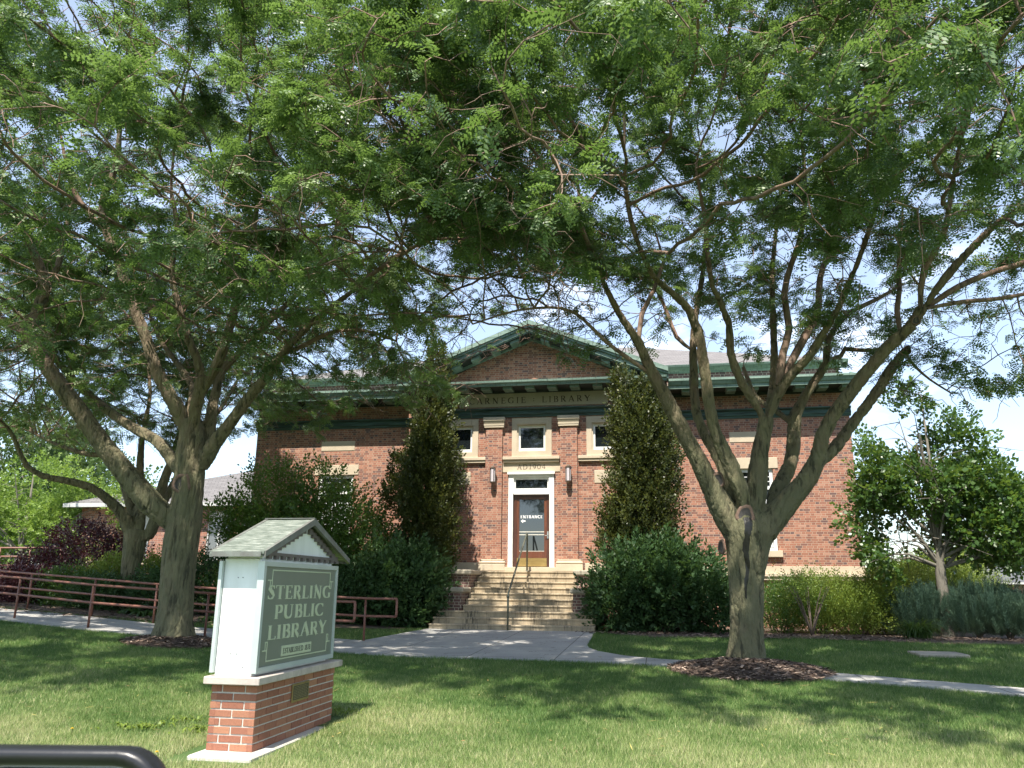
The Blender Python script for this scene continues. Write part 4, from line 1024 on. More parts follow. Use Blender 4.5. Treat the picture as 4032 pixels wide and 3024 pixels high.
from mathutils import noise as mno
def furrow(tr, seed, off):
    """bake the merged limbs, then raise bark plates between real furrows"""
    dg = bpy.context.evaluated_depsgraph_get(); me = bpy.data.meshes.new_from_object(tr.evaluated_get(dg)); tr.modifiers.clear(); tr.data = me
    n = len(me.vertices); co = np.empty(n*3, np.float32); me.vertices.foreach_get('co', co); co = co.reshape(-1, 3)
    no = np.empty(n*3, np.float32); me.vertices.foreach_get('normal', no); no = no.reshape(-1, 3); d = np.empty(n, np.float32)
    for i in range(n):
        x, y, z = map(float, co[i]); w = mno.noise((x*1.7+seed, y*1.7, z*1.2))
        a = mno.noise((x*11+w*2, y*11, z*2.1+w)); b = mno.noise((x*24, y*24+seed, z*5.5+w*2))
        r = 1-abs(a)*3.2; q = 1-abs(b)*3
        d[i] = -.020*max(0, r)**1.5-.007*max(0, q)+.006*w
    lo = np.clip(1.25-(co[:, 2]-4)/5, .45, 1.); co += no*(d*lo)[:, None]; me.vertices.foreach_set('co', co.ravel()); me.update()
    if not len(me.materials): me.materials.append(BARK)

def locust(name, label, cat, limbs, Y0, attract, nleaf, seed, group, trunkn=26, base_flare=.5, leafscale=1.0, seedmax=.16, zbias=.05, tmin=0, cnt_max=9, zthin=lambda x, y: 0):
    rs = random.Random(seed); global RNG
    b0 = at(limbs[0][0][0], limbs[0][0][1], Y0); o = thing(name, label, cat, (b0[0], b0[1], gzf(b0[0], b0[1])), group)
    off = Vector(o.location); mb = MB(); G = Grower(); thin = []
    for li, sp in enumerate(limbs):
        pts, rads = limb(sp, Y0); big = max(rads) > .12
        if li: rads = list(rads); rads[0] *= .55; rads[1] *= .85
        if li == 0: bark_tube(mb, pts, rads, trunkn, seed, base_flare, pts[0].z, .045)
        else:
            k = next((i for i, r_ in enumerate(rads) if r_ < .045), len(rads))
            if k > 1: bark_tube(mb, pts[:k+1], rads[:k+1], 18 if big else 10, seed+li, 0, None, .05)
            if k < len(rads)-1: thin.append((pts[max(k-1, 0):], rads[max(k-1, 0):]))
        st_ = G.nearest(pts[0]) if G.pos else None
        last = G.chain(pts, rads, st_)
    A = [a for a in attract(rs)]
    G.grow(A, rs=rs, seedmax=seedmax, bias=(0, 0, zbias)); G.finish()
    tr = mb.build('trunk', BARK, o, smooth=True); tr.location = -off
    rm = tr.modifiers.new('remesh', 'REMESH'); rm.mode = 'VOXEL'; rm.voxel_size = .019; rm.use_smooth_shade = True
    sm = tr.modifiers.new('smooth', 'SMOOTH'); sm.factor = .6; sm.iterations = 3
    furrow(tr, seed, off)
    bb = MB(); G.mesh(bb)
    for p_, r_ in thin: bb.tube(p_, r_, 9, caps=False)
    # short bare twigs along the fine branches
    fine = [i for i in range(len(G.pos)) if not G.man[i] and G.cnt[i] <= cnt_max]
    for i in rs.sample(fine, min(len(fine), 6500)):
        p = G.pos[i]; d = (G.dir[i]*.5+Vector((rs.gauss(0, 1), rs.gauss(0, 1), rs.gauss(-.1, .8)))).normalized(); l = rs.uniform(.25, .7); q = p+d*l*.5+Vector((0, 0, rs.uniform(-.05, .03)))
        e_ = p+d*l+Vector((rs.gauss(0, .05), rs.gauss(0, .05), rs.uniform(-.14, .02))); near = (p-Vector(CAM)).length < 8
        j1, j2 = (Vector((rs.gauss(0, .03), rs.gauss(0, .03), rs.gauss(0, .03))) for _ in (0, 1)); f_ = .6 if near else 1.
        bb.tube([p, p.lerp(q, .5)+j1, q+j2, q.lerp(e_, .5)-j1, e_], [.0075*f_, .0068*f_, .006*f_, .005*f_, .0035*f_], 3, caps=False)
    br = bb.build('branches', BARKS, o, smooth=True); br.location = -off
    # foliage sprays on the fine wood
    P = []; Dr = []
    tips = [i for i in fine if G.cnt[i] <= cnt_max and G.pos[i].z > tmin]
    per = nleaf/max(1, len(tips))
    for i in tips:
        gp = G.pos[i]
        u_ = (gp.x-CAM[0])/(gp.y-CAM[1]); h_ = (gp.z-CAM[2])/(gp.y-CAM[1])
        if -.27 < u_ < -.02 and h_ < .415 and rs.random() < .85: continue      # thin, ragged opening between the two crowns
        dn = math.sin(gp.x*1.9+seed)*math.sin(gp.y*1.6+1.3*gp.z)+.7*math.sin(gp.z*2.7+gp.x*1.1-gp.y); pe = per*max(.08, 1.0+1.05*dn)*(.45 if gp.z < zthin(gp.x, gp.y) else 1.)
        k = int(pe)+(1 if rs.random() < pe % 1 else 0)
        for _ in range(k):
            a = rs.uniform(0, 6.283); d = Vector((math.cos(a), math.sin(a), rs.uniform(-.45, .25)))+G.dir[i]*.6
            P.append(tuple(G.pos[i]+Vector((rs.gauss(0, .10), rs.gauss(0, .10), rs.gauss(0, .05))))); Dr.append(tuple(d))
    P = np.array(P)-np.array(off); Dr = np.array(Dr); n = len(P)
    # patches of older and fresher leaves
    q = np.sin(P[:, 0]*1.3+seed)+np.sin(P[:, 1]*1.1+2*seed)+np.sin(P[:, 2]*1.9+P[:, 0]*.6)
    V, F, T = scatter(FT, P, Dr, RNG.uniform(.6, 1.3, n)*leafscale, RNG.normal(0, .35, n), .45+q*.12+RNG.normal(0, .10, n))
    np_mesh('crown', V, F, LOC, o, T)
    print(name, 'nodes', len(G.pos), 'sprays', n, 'quads', len(F))
    return o, G

def crown_pts(cx, cy, rx, ry, n, zlow, ztop, keep=None, extra=()):
    def f(rs):
        out = [(rs.uniform(e[0], e[1]), rs.uniform(e[2], e[3]), rs.uniform(e[4], e[5])) for e in extra for _ in range(e[6])]; n0 = len(out)
        while len(out) < n+n0:
            a = rs.uniform(0, 6.283); r = math.sqrt(rs.random()); x, y = cx+rx*r*math.cos(a), cy+ry*r*math.sin(a)
            zl, zh = zlow(r, x, y), ztop(r, x, y)
            if zh <= zl: continue
            z = rs.uniform(zl, zh)
            # clumpy: drop where a slow noise is low
            v = math.sin(x*1.15+cx)+math.sin(y*1.3+1.7)+math.sin(z*1.6+x*.5)+.7*math.sin(x*2.3-y*1.9)
            if v < -.1 and rs.random() < .85: continue
            if keep and not keep(x, y, z, rs): continue
            out.append((x, y, z))
        return out
    return f

def Z4(l): return [((2300+x*.7837)/DS, (900+y*.7837)/DS, w*.7837/DS, dy) for x, y, w, dy in l]     # coordinates read off an enlarged crop
def Z7(l): return [((x*.8436)/DS, (1200+y*.8436)/DS, w*.8436/DS, dy) for x, y, w, dy in l]
YR = -10.36
RL = [
 [(1613, 1452, 92, 0), (1612, 1420, 84, 0), (1612, 1380, 78, 0), (1612, 1300, 79, 0), (1611, 1240, 84, 0), (1613, 1190, 98, 0), (1615, 1150, 112, 0), (1616, 1128, 104, 0), (1616, 1104, 72, 0)],
 # left main limb
 Z4([(800, 1660, 110, 0), (775, 1550, 165, -.02), (705, 1425, 148, -.1), (640, 1300, 112, -.15), (560, 1140, 95, -.25), (470, 970, 85, -.35), (400, 830, 80, -.45), (330, 700, 65, -.55), (270, 570, 55, -.7), (190, 450, 42, -.9), (110, 300, 34, -1.2), (30, 100, 26, -1.6), (-60, -120, 18, -2.0)]),
 Z4([(350, 740, 30, -.5), (220, 650, 24, -.7), (100, 560, 20, -.9), (0, 460, 18, -1.1), (-110, 400, 16, -1.3), (-330, 410, 13, -1.6), (-560, 480, 9, -1.9)]),
 Z4([(275, 570, 36, -.7), (290, 430, 28, -.5), (350, 310, 24, -.3), (400, 160, 18, -.1)]),
 # second limb
 Z4([(820, 1440, 130, -.15), (790, 1320, 110, -.25), (740, 1200, 95, -.3), (670, 1050, 75, -.4), (630, 900, 65, -.5), (605, 700, 62, -.6), (575, 520, 58, -.7), (530, 410, 50, -.85), (440, 320, 42, -1.1), (350, 240, 38, -1.4), (290, 120, 32, -1.7), (235, -40, 28, -2.0), (200, -260, 22, -2.4)]),
 # dark limb behind
 Z4([(760, 1380, 80, .15), (690, 1180, 66, .4), (610, 1040, 60, .6), (560, 900, 56, .8), (550, 700, 50, 1.0), (548, 560, 42, 1.2), (565, 400, 36, 1.4), (592, 250, 30, 1.6), (610, 60, 24, 1.8), (640, -200, 18, 2.)]),
 Z4([(540, 610, 26, 1.1), (465, 545, 24, 1.3), (420, 430, 22, 1.5), (375, 330, 18, 1.8), (300, 200, 14, 2.2)]),
 # centre
 Z4([(850, 1480, 140, 0), (865, 1290, 115, .0), (882, 1130, 98, .05), (915, 950, 88, .1)]),
 Z4([(905, 960, 66, .1), (860, 880, 60, .0), (790, 770, 52, -.1), (735, 620, 48, -.2), (728, 480, 45, -.3), (690, 380, 38, -.5), (645, 290, 32, -.7), (620, 130, 26, -1.), (600, -80, 20, -1.3), (560, -300, 15, -1.7)]),
 Z4([(925, 960, 70, .2), (950, 800, 52, .6), (955, 650, 42, .9), (950, 450, 38, 1.2), (945, 250, 32, 1.5), (960, 50, 26, 1.9), (990, -200, 20, 2.3)]),
 Z4([(925, 960, 78, .1), (960, 860, 66, .05), (1030, 745, 58, -.05), (1130, 640, 52, -.2), (1205, 520, 48, -.35), (1275, 400, 40, -.5), (1340, 250, 34, -.7), (1400, 100, 30, -.9), (1470, -120, 24, -1.2), (1500, -330, 18, -1.5)]),
 Z4([(975, 790, 50, .1), (1000, 620, 42, .2), (1030, 500, 38, .3), (1005, 330, 36, .3), (1040, 180, 32, .3), (1085, 50, 30, .2), (1110, -150, 24, .1), (1100, -400, 18, 0)]),
 Z4([(1000, 740, 46, .2), (1090, 580, 45, .5), (1170, 420, 40, .8), (1185, 250, 34, 1.1), (1225, 120, 28, 1.3), (1270, -60, 22, 1.6), (1330, -300, 16, 2.)]),
 # right-centre
 Z4([(930, 1440, 110, .1), (960, 1340, 95, .3), (1040, 1180, 76, .6), (1055, 1030, 74, .8), (1062, 940, 66, .9), (1095, 870, 55, 1.), (1150, 780, 52, 1.1), (1215, 680, 48, 1.2), (1225, 560, 42, 1.3), (1260, 500, 34, 1.5), (1340, 420, 28, 1.8), (1480, 350, 22, 2.2), (1600, 280, 16, 2.6)]),
 Z4([(1045, 980, 50, .8), (970, 920, 36, 1.2), (870, 850, 28, 1.7), (800, 700, 22, 2.2)]),
 Z4([(1225, 660, 36, 1.2), (1290, 640, 30, 1.3), (1310, 605, 26, 1.4), (1400, 612, 22, 1.5), (1500, 600, 18, 1.7), (1600, 520, 14, 2.0)]),
 # right main limb
 Z4([(815, 1680, 110, 0), (865, 1575, 165, 0), (950, 1460, 155, -.0), (1030, 1370, 130, -.05), (1130, 1250, 112, -.1), (1180, 1150, 92, -.15), (1200, 1040, 80, -.2), (1255, 935, 76, -.25), (1335, 830, 75, -.35), (1425, 715, 73, -.45), (1525, 600, 70, -.55), (1640, 490, 64, -.7), (1705, 395, 62, -.8)]),
 Z4([(1690, 420, 44, -.8), (1692, 300, 38, -.9), (1710, 200, 36, -1.0), (1765, 110, 34, -1.1), (1815, 0, 30, -1.3), (1850, -220, 24, -1.6)]),
 Z4([(1705, 400, 56, -.8), (1775, 300, 52, -.9), (1870, 180, 50, -1.0), (1960, 85, 46, -1.1), (2080, -30, 40, -1.3), (2250, -140, 34, -1.5), (2450, -300, 24, -1.8)]),
 Z4([(1730, 390, 36, -.7), (1880, 292, 34, -.5), (2050, 220, 32, -.3), (2220, 165, 28, 0), (2450, 60, 22, .4)]),
 Z4([(1720, 400, 28, -.8), (1800, 385, 26, -.7), (1900, 368, 25, -.6), (2100, 350, 23, -.4), (2300, 310, 18, -.1)]),
 Z4([(1170, 1190, 90, -.1), (1270, 1090, 72, .1), (1365, 960, 62, .3), (1450, 850, 62, .4), (1535, 720, 60, .5), (1590, 640, 52, .6), (1630, 595, 36, .7)]),
 Z4([(1600, 610, 22, .6), (1660, 690, 16, .9), (1740, 760, 12, 1.3), (1850, 830, 9, 1.8)]),
 Z4([(1590, 520, 36, -.5), (1572, 410, 30, -.3), (1585, 300, 26, -.1), (1580, 150, 20, .1), (1600, -50, 15, .4)]),
]
zlowR = lambda r, x, y: 5.2-.5*r*r+.24*max(0, y+11.5)+.5*math.exp(-((x-.3)/2.4)**2)+.35*math.sin(x*1.7)+.3*math.sin(y*2.1+x)+(.7 if x > 9 else 0)
ztopR = lambda r, x, y: 13.4-6.5*r**2.2-.9*max(0, y+10)
lr, GR = locust('honey_locust_tree', 'large spreading honey locust, dark wet streak down its forked trunk, right of the steps', 'tree', RL, YR,
    crown_pts(6.0, -12.2, 9.6, 6.7, 5600, zlowR, ztopR, extra=[(7.6, 10.2, -10.4, -9.0, 4.2, 5.6, 130), (9.5, 12, -11, -9.0, 4.6, 6, 90)]), 19500, 21, 'honey locusts on the lawn', zthin=lambda x, y: 6.3+.3*max(0, y+11.5))
YL = -9.95
LL = [
 Z7([(803, 1590, 200, 0), (805, 1560, 186, 0), (815, 1480, 172, 0), (822, 1400, 166, 0), (832, 1250, 162, 0), (845, 1120, 170, 0), (862, 1010, 165, 0), (875, 900, 152, 0), (885, 800, 150, .0), (890, 700, 150, 0), (895, 600, 130, 0), (892, 540, 112, 0)]),
 Z7([(830, 1040, 140, 0), (770, 985, 128, -.1), (700, 920, 122, -.2), (590, 790, 105, -.35), (480, 650, 95, -.5), (380, 510, 90, -.65), (290, 390, 85, -.8), (200, 260, 75, -.95), (130, 150, 72, -1.1), (100, 100, 60, -1.15)]),
 Z7([(115, 115, 52, -1.1), (60, 90, 46, -1.2), (0, 72, 42, -1.3), (-80, 30, 38, -1.5), (-200, -80, 30, -1.8), (-330, -260, 22, -2.2)]),
 Z7([(125, 140, 70, -1.1), (165, 60, 68, -1.0), (195, -10, 64, -1.0), (215, -90, 54, -1.1), (180, -200, 44, -1.3), (120, -330, 34, -1.6), (60, -520, 26, -2.0)]),
 Z7([(200, -60, 40, -1.0), (270, -180, 34, -.9), (300, -330, 28, -.8), (350, -500, 20, -.8)]),
 Z7([(850, 800, 80, .1), (800, 715, 68, .3), (740, 640, 60, .5), (650, 588, 55, .8), (540, 520, 48, 1.1), (440, 440, 45, 1.4), (375, 380, 42, 1.6), (300, 300, 34, 1.9), (220, 200, 28, 2.2), (120, 60, 22, 2.6)]),
 Z7([(870, 600, 92, -.05), (835, 500, 80, -.15), (780, 400, 70, -.25), (722, 280, 65, -.35), (682, 150, 60, -.45), (640, 50, 60, -.55), (595, -60, 56, -.7), (560, -200, 50, -.85), (500, -330, 42, -1.0), (480, -480, 38, -1.2), (540, -640, 32, -1.4), (560, -820, 26, -1.6)]),
 Z7([(520, -300, 34, -.9), (440, -400, 28, -1.1), (350, -520, 24, -1.3), (300, -700, 18, -1.6)]),
 Z7([(905, 580, 100, -.1), (915, 480, 78, -.2), (935, 400, 64, -.3), (940, 320, 52, -.4), (915, 240, 44, -.5), (880, 160, 40, -.6), (850, 60, 38, -.7), (828, -20, 36, -.8), (800, -160, 32, -1.0), (830, -330, 28, -1.2), (800, -520, 22, -1.5)]),
 Z7([(935, 430, 64, -.25), (975, 350, 60, -.35), (1025, 255, 58, -.45), (1060, 150, 52, -.55), (1085, 60, 50, -.65), (1105, -40, 44, -.8), (1110, -180, 38, -1.0), (1180, -330, 32, -1.2), (1200, -500, 24, -1.5)]),
 Z7([(880, 540, 50, .2), (900, 400, 40, .5), (860, 320, 36, .8), (800, 240, 30, 1.1), (745, 160, 26, 1.4), (700, 40, 22, 1.8), (690, -150, 16, 2.2)]),
 Z7([(945, 720, 110, .1), (975, 600, 66, .2), (990, 490, 55, .3), (1010, 400, 50, .4), (1040, 300, 46, .5), (1125, 220, 40, .6), (1230, 105, 36, .8), (1310, 25, 30, 1.0), (1420, -80, 24, 1.3), (1560, -200, 18, 1.7)]),
 Z7([(940, 760, 120, 0), (1000, 650, 74, -.1), (1070, 560, 62, -.2), (1150, 450, 58, -.3), (1240, 340, 50, -.45), (1304, 245, 44, -.6), (1400, 140, 38, -.8), (1500, 50, 34, -1.0), (1640, -60, 28, -1.3), (1760, -160, 24, -1.6), (1950, -280, 16, -2.)]),
 Z7([(1320, 230, 30, -.6), (1420, 190, 24, -.5), (1540, 130, 20, -.4), (1700, 120, 16, -.2), (1850, 170, 11, .2)]),
]
zlowL = lambda r, x, y: 4.9-.3*r*r+.10*max(0, y+11.5)+1.2*math.exp(-((x-1.2)/2.2)**2)+.35*math.sin(x*1.5+1)+.3*math.sin(y*1.9+x)
ztopL = lambda r, x, y: 13.6-6.2*r**2.2
ll, GL = locust('honey_locust_tree', 'large honey locust with a round pruning scar on its trunk, left of the library sign', 'tree', LL, YL,
    crown_pts(-5.6, -10.9, 8.9, 7.6, 5000, zlowL, ztopL), 19000, 33, 'honey locusts on the lawn', zthin=lambda x, y: 6.2+.2*max(0, y+11.5))
YT = -4.6
TL = [
 Z7([(602, 1460, 96, 0), (606, 1400, 84, 0), (604, 1300, 82, 0), (615, 1200, 92, 0), (630, 1110, 110, 0), (640, 1050, 120, 0)]),
 Z7([(610, 1090, 80, 0), (585, 1000, 62, -.2), (545, 945, 54, -.4), (500, 905, 50, -.6), (420, 850, 43, -.9), (300, 818, 38, -1.2), (200, 798, 32, -1.5), (125, 752, 30, -1.8), (92, 690, 26, -2.0), (60, 610, 22, -2.2), (0, 540, 20, -2.5), (-120, 480, 14, -3.)]),
 Z7([(640, 1080, 90, 0), (625, 980, 66, .2), (595, 880, 52, .4), (560, 780, 42, .6), (520, 690, 34, .8), (450, 700, 28, 1.1), (380, 690, 24, 1.4), (260, 650, 20, 1.8), (140, 590, 16, 2.2)]),
 Z7([(650, 1060, 80, 0), (655, 930, 50, .2), (655, 780, 40, .3), (660, 650, 32, .4), (680, 540, 26, .5), (700, 420, 20, .6), (690, 250, 16, .8)]),
 Z7([(680, 1100, 70, 0), (720, 1010, 56, .1), (740, 900, 52, .2), (775, 800, 48, .3), (810, 700, 40, .4), (850, 560, 30, .5), (900, 380, 24, .6), (940, 200, 18, .8)]),
 Z7([(700, 1090, 60, .1), (740, 960, 50, .5), (800, 860, 44, .9), (860, 740, 36, 1.3), (940, 600, 28, 1.8), (1040, 470, 20, 2.3), (1120, 330, 14, 2.8)]),
]
zlow3 = lambda r, x, y: 5.2+.3*max(0, y+5)+.4*math.sin(x*1.6)+.3*math.sin(y*2+x)-.2*r
ztop3 = lambda r, x, y: 12.5-5.5*r**2
lt, GT = locust('honey_locust_tree', 'smaller honey locust with a low forked trunk, behind the ramp railings at the left', 'tree', TL, YT,
    crown_pts(-12.3, -4.6, 6.0, 4.8, 2000, zlow3, ztop3), 4200, 44, 'honey locusts on the lawn', trunkn=18, leafscale=1.1)

# pruning scars and the wet streak
from mathutils.bvhtree import BVHTree
BV = {}
def scar(tree, px, py, Y, rr, nrm, label=None):
    c = Vector(at(px, py, Y)); n = Vector(nrm).normalized(); tl = Vector(tree.location); tm_ = [c_ for c_ in tree.children if c_.name.startswith('trunk')][0].data
    if tree.name not in BV: BV[tree.name] = BVHTree.FromPolygons([v.co.copy() for v in tm_.vertices], [tuple(p.vertices) for p in tm_.polygons])
    dv = (c-Vector(CAM)).normalized(); h_ = BV[tree.name].ray_cast(Vector(CAM), dv)
    if h_[0] is not None and (h_[0]-c).length < 1.5: c = h_[0].copy(); hn = h_[1] if h_[1].dot(dv) < 0 else -h_[1]; n = (hn*.2+n*.25-dv*.55).normalized(); c = c-n*rr*.05
    a = n.cross(Vector((0, 0, 1))).normalized(); b = n.cross(a)
    off = Vector(tree.location); m = MB(); prof = [(1.25, -.06), (1.18, .03), (1.0, .065), (.82, .05), (.70, .012), (.45, .02), (.2, .012), (.02, .015)]
    vs = []; ns = 18
    for q, h in prof:
        for k in range(ns):
            th = 2*math.pi*k/ns; w = 1+.07*math.sin(3*th+1)+.05*math.sin(5*th); vs.append(c-off+(a*math.cos(th)+b*math.sin(th)*1.15)*rr*q*w+n*h*rr*2.2)
    m.add(vs, [(i*ns+k, i*ns+(k+1) % ns, (i+1)*ns+(k+1) % ns, (i+1)*ns+k) for i in range(len(prof)-1) for k in range(ns)]+[tuple(range((len(prof)-1)*ns, len(prof)*ns))])
    for i in range(len(m.t)): m.t[i] = .9 if i < 3*ns else .2
    o = m.build('pruning_scar', SCAR, tree, smooth=True)
    if label: o['label'] = label
def scar_mat():
    m, t, p, o = newmat('callus_wood'); t.links.new(mixc(t, .5, ramp(t, tint_out(t), [(.3, (.055, .048, .045)), (.7, (.15, .095, .07))]), ramp(t, noise(t, 25, 5), [(.3, (.2, .2, .2)), (.7, (.75, .75, .75))]), 'OVERLAY'), p.inputs['Base Color']); p.inputs['Roughness'].default_value = .8; t.links.new(bump(t, noise(t, 30, 5), .4, .01), p.inputs['Normal']); return m
SCAR = scar_mat()
def z7(x, y): return (x*.8436)/DS, (1200+y*.8436)/DS
def z4(x, y): return (2300+x*.7837)/DS, (900+y*.7837)/DS
scar(ll, *z7(846, 836), YL-.33, .15, (-.15, -1, 0), 'round grey pruning scar'); scar(ll, *z7(106, 110), YL-1.45, .07, (-.2, -1, -.1))
scar(lr, *z4(810, 1440), YR-.34, .125, (.0, -1, .05), 'dark hollow pruning scar above the wet streak'); scar(lr, *z4(672, 1265), YR-.42, .10, (.5, -1, 0)); scar(lr, *z4(1668, 462), YR-1.05, .06, (.1, -1, 0)); scar(lr, *z4(690, 1600), YR-.16, .09, (-1, -.5, 0)); scar(lr, *z4(1626, 612), YR+.5, .06, (.8, -1, -.3))
from mathutils.bvhtree import BVHTree
bv = BV[lr.name]
m = MB(); off = Vector(lr.location); rs = random.Random(5); vs = []; nk = 7; nr = 0      # wet streak: a dark crust laid on the bark below the hollow scar
for k in range(26):
    u = k/25; px, py = 1613+2.2*math.sin(k*.5), 1118+u*175; c = Vector(at(px, py, YR-.3)); w = (.062*(1-u)**.7+.014)*rs.uniform(.8, 1.2)
    row = []
    for q in range(nk):
        s_ = (q/(nk-1)-.5)*2; o_ = Vector((c.x+s_*w, c.y-1.2, c.z)); h_ = bv.ray_cast(o_, Vector((0, 1, 0)))
        if h_[0] is None: break
        row.append(h_[0]-off+Vector((0, -.007*(1-s_*s_)-(.0 if abs(s_) < .99 else -.006), 0)))
    if len(row) == nk: vs += row; nr += 1
print('streak rows', nr)
m.add(vs, [(i*nk+k, i*nk+k+1, i*nk+nk+1+k, i*nk+nk+k) for i in range(nr-1) for k in range(nk-1)])
m.build('wet_streak', simple('wet_black_bark', (.018, .014, .010), (.008, .007, .006), 20, .35, bumpk=.5), lr, smooth=True)

# ================================================================ shrubs and smaller trees
def gauss_lobes(rg, lobes, n, shell=.55):
    """points in ellipsoid lobes, biased to the outside; returns points and outward directions"""
    vol = np.array([l[3]*l[4]*l[5] for l in lobes]); k = rg.choice(len(lobes), n, p=vol**.75/np.sum(vol**.75)); Lb = np.array(lobes)[k]
    d = rg.normal(0, 1, (n, 3)); d /= np.linalg.norm(d, axis=1, keepdims=True); r = shell+(1-shell)*rg.random(n)**.6
    a = np.arctan2(d[:, 1], d[:, 0]); lump = 1+.13*np.sin(5*a+Lb[:, 0]*7)+.11*np.sin(7*d[:, 2]*2+a*3+Lb[:, 1]*3)+rg.normal(0, .06, n)+(rg.random(n) < .06)*rg.uniform(0, .28, n)
    P = Lb[:, :3]+d*Lb[:, 3:6]*(r*lump)[:, None]; return P, d
def shrub(name, label, cat, lobes, n, mat, leaf=(.075, .045), L=.30, nl=9, seed=1, group=None, up=.5, zmin=.0, stems=9, stemr=.018, shell=.5, tint0=.45, bark=None, spread=1., var=.07, shoots=None):
    rg = np.random.default_rng(seed); rs = random.Random(seed)
    cx, cy = float(np.mean([l[0] for l in lobes])), float(np.mean([l[1] for l in lobes])); g0 = gzf(cx, cy)
    o = thing(name, label, cat, (cx, cy, g0), group); off = np.array([cx, cy, g0])
    P, d = gauss_lobes(rg, lobes, n, shell); keep = P[:, 2] > g0+zmin; P, d = P[keep], d[keep]
    D2 = d+np.array([0, 0, up])+rg.normal(0, .35, d.shape); m_ = len(P)
    tm = [shoot_template(seed*10+i, nl, L, leaf[0], leaf[1], spread=spread) for i in range(5)]
    q = np.sin(P[:, 0]*2.3+seed)+np.sin(P[:, 1]*2.1)+np.sin(P[:, 2]*3.1+P[:, 0])
    V, F, T = scatter(tm, P-off, D2, rg.uniform(.7, 1.25, m_), rg.uniform(0, 6.28, m_), tint0+q*.06+rg.normal(0, var, m_))
    np_mesh('foliage', V, F, mat, o, T)
    mb = MB()
    for k in range(stems):
        l = lobes[k % len(lobes)]; e = Vector((l[0]+rs.uniform(-.6, .6)*l[3], l[1]+rs.uniform(-.6, .6)*l[4], l[2]+rs.uniform(-.1, .6)*l[5])); a = rs.uniform(0, 6.28)
        b = Vector((cx+.12*math.cos(a)+.35*(l[0]-cx), cy+.12*math.sin(a)+.35*(l[1]-cy), g0-.03)); mid = b.lerp(e, .5)+Vector((rs.uniform(-.1, .1), rs.uniform(-.1, .1), .1))
        mb.tube([b-Vector(off), b.lerp(mid, .5)-Vector(off), mid-Vector(off), mid.lerp(e, .5)-Vector(off), e-Vector(off)], [stemr, stemr*.9, stemr*.75, stemr*.55, stemr*.3], 6, caps=False)
    mb.build('stems', bark or STEM, o, smooth=True)
    return o
STEM = simple('stem_bark', (.16, .12, .09), (.08, .06, .045), 9, .85)
L_DARK = leaf_mat('viburnum_leaf', [(0, (.018, .045, .020)), (.45, (.045, .095, .032)), (.8, (.09, .155, .055)), (1, (.22, .28, .15))], .20, .50, .28, (.16, .28, .05))
L_HORN = leaf_mat('hornbeam_leaf', [(0, (.022, .032, .012)), (.4, (.045, .064, .018)), (.66, (.10, .115, .025)), (.84, (.19, .18, .035)), (1, (.20, .10, .03))], .22, .46, .4, (.22, .24, .04))
L_DOG = leaf_mat('dogwood_leaf', [(0, (.022, .055, .012)), (.5, (.05, .115, .022)), (.85, (.095, .18, .035)), (1, (.16, .24, .06))], .32, .42, .5)
L_YEL = leaf_mat('spirea_leaf', [(0, (.07, .12, .02)), (.45, (.17, .25, .04)), (.8, (.30, .36, .07)), (1, (.42, .43, .12))], .35, .5, .4, (.35, .42, .06))
L_MAP = leaf_mat('maple_leaf', [(0, (.015, .04, .012)), (.45, (.035, .085, .02)), (.8, (.075, .15, .03)), (1, (.17, .25, .05))], .32, .36, .55, (.28, .40, .05))
L_PUR = leaf_mat('purple_leaf', [(0, (.020, .008, .012)), (.5, (.045, .015, .022)), (.85, (.085, .030, .035)), (1, (.14, .06, .05))], .2, .4, .5, (.2, .04, .04))
L_PINE = leaf_mat('pine_needles', [(0, (.03, .06, .045)), (.5, (.06, .11, .075)), (.85, (.11, .17, .10)), (1, (.20, .22, .09))], .1, .5, .3, (.1, .2, .06))
L_FAR = leaf_mat('backlit_green_leaf', [(0, (.06, .12, .02)), (.45, (.13, .22, .035)), (.8, (.22, .32, .06)), (1, (.34, .42, .11))], .4, .5, .4, (.35, .5, .08))
L_FAR2 = leaf_mat('distant_green_leaf', [(0, (.03, .06, .02)), (.5, (.06, .11, .03)), (1, (.13, .19, .06))], .3, .5, .4, (.2, .3, .06))

# columnar hornbeams either side of the entrance
def column(px, Y, ztop, segs, label, seed, n):
    x = at(px, 1000, Y)[0]; lobes = [(x+dx, Y+dy, z, r*.86, r*.8, h) for z, r, h, dx, dy in segs]
    return shrub('hornbeam_tree', label, 'tree', lobes, n, L_HORN, (.085, .058), .28, 9, seed, 'columnar hornbeams', up=1.2, stems=12, stemr=.05, shell=.3, tint0=.34, zmin=.5, var=.12)
column(925, -2.3, 8.2, [(1.6, .75, 1.0, .1, 0), (2.6, .92, 1.2, .1, 0), (3.7, 1.02, 1.2, .05, 0), (4.6, .85, 1.1, .1, 0), (5.5, .62, 1.0, .1, 0), (6.4, .50, .9, .1, 0), (7.2, .36, .8, .12, 0), (7.9, .18, .5, .12, 0), (3.6, .45, .6, -.95, .1), (4.4, .3, .5, -.85, .1)],
       'tall narrow hornbeam with bronze tips, left of the entrance steps', 51, 5600)
column(1385, -2.3, 7.3, [(1.6, .8, 1.0, 0, 0), (2.6, 1.0, 1.2, .0, 0), (3.6, 1.12, 1.2, .05, 0), (4.6, 1.08, 1.1, .1, 0), (5.4, .95, .9, .0, 0), (6.1, .72, .7, -.1, 0), (6.6, .35, .6, -.45, 0), (6.3, .3, .5, .3, 0), (2.2, .4, .7, -.85, -.1), (2.9, .38, .6, -.8, -.1)],
       'tall narrow hornbeam with bronze tips, between the steps and the forked locust', 52, 6200)
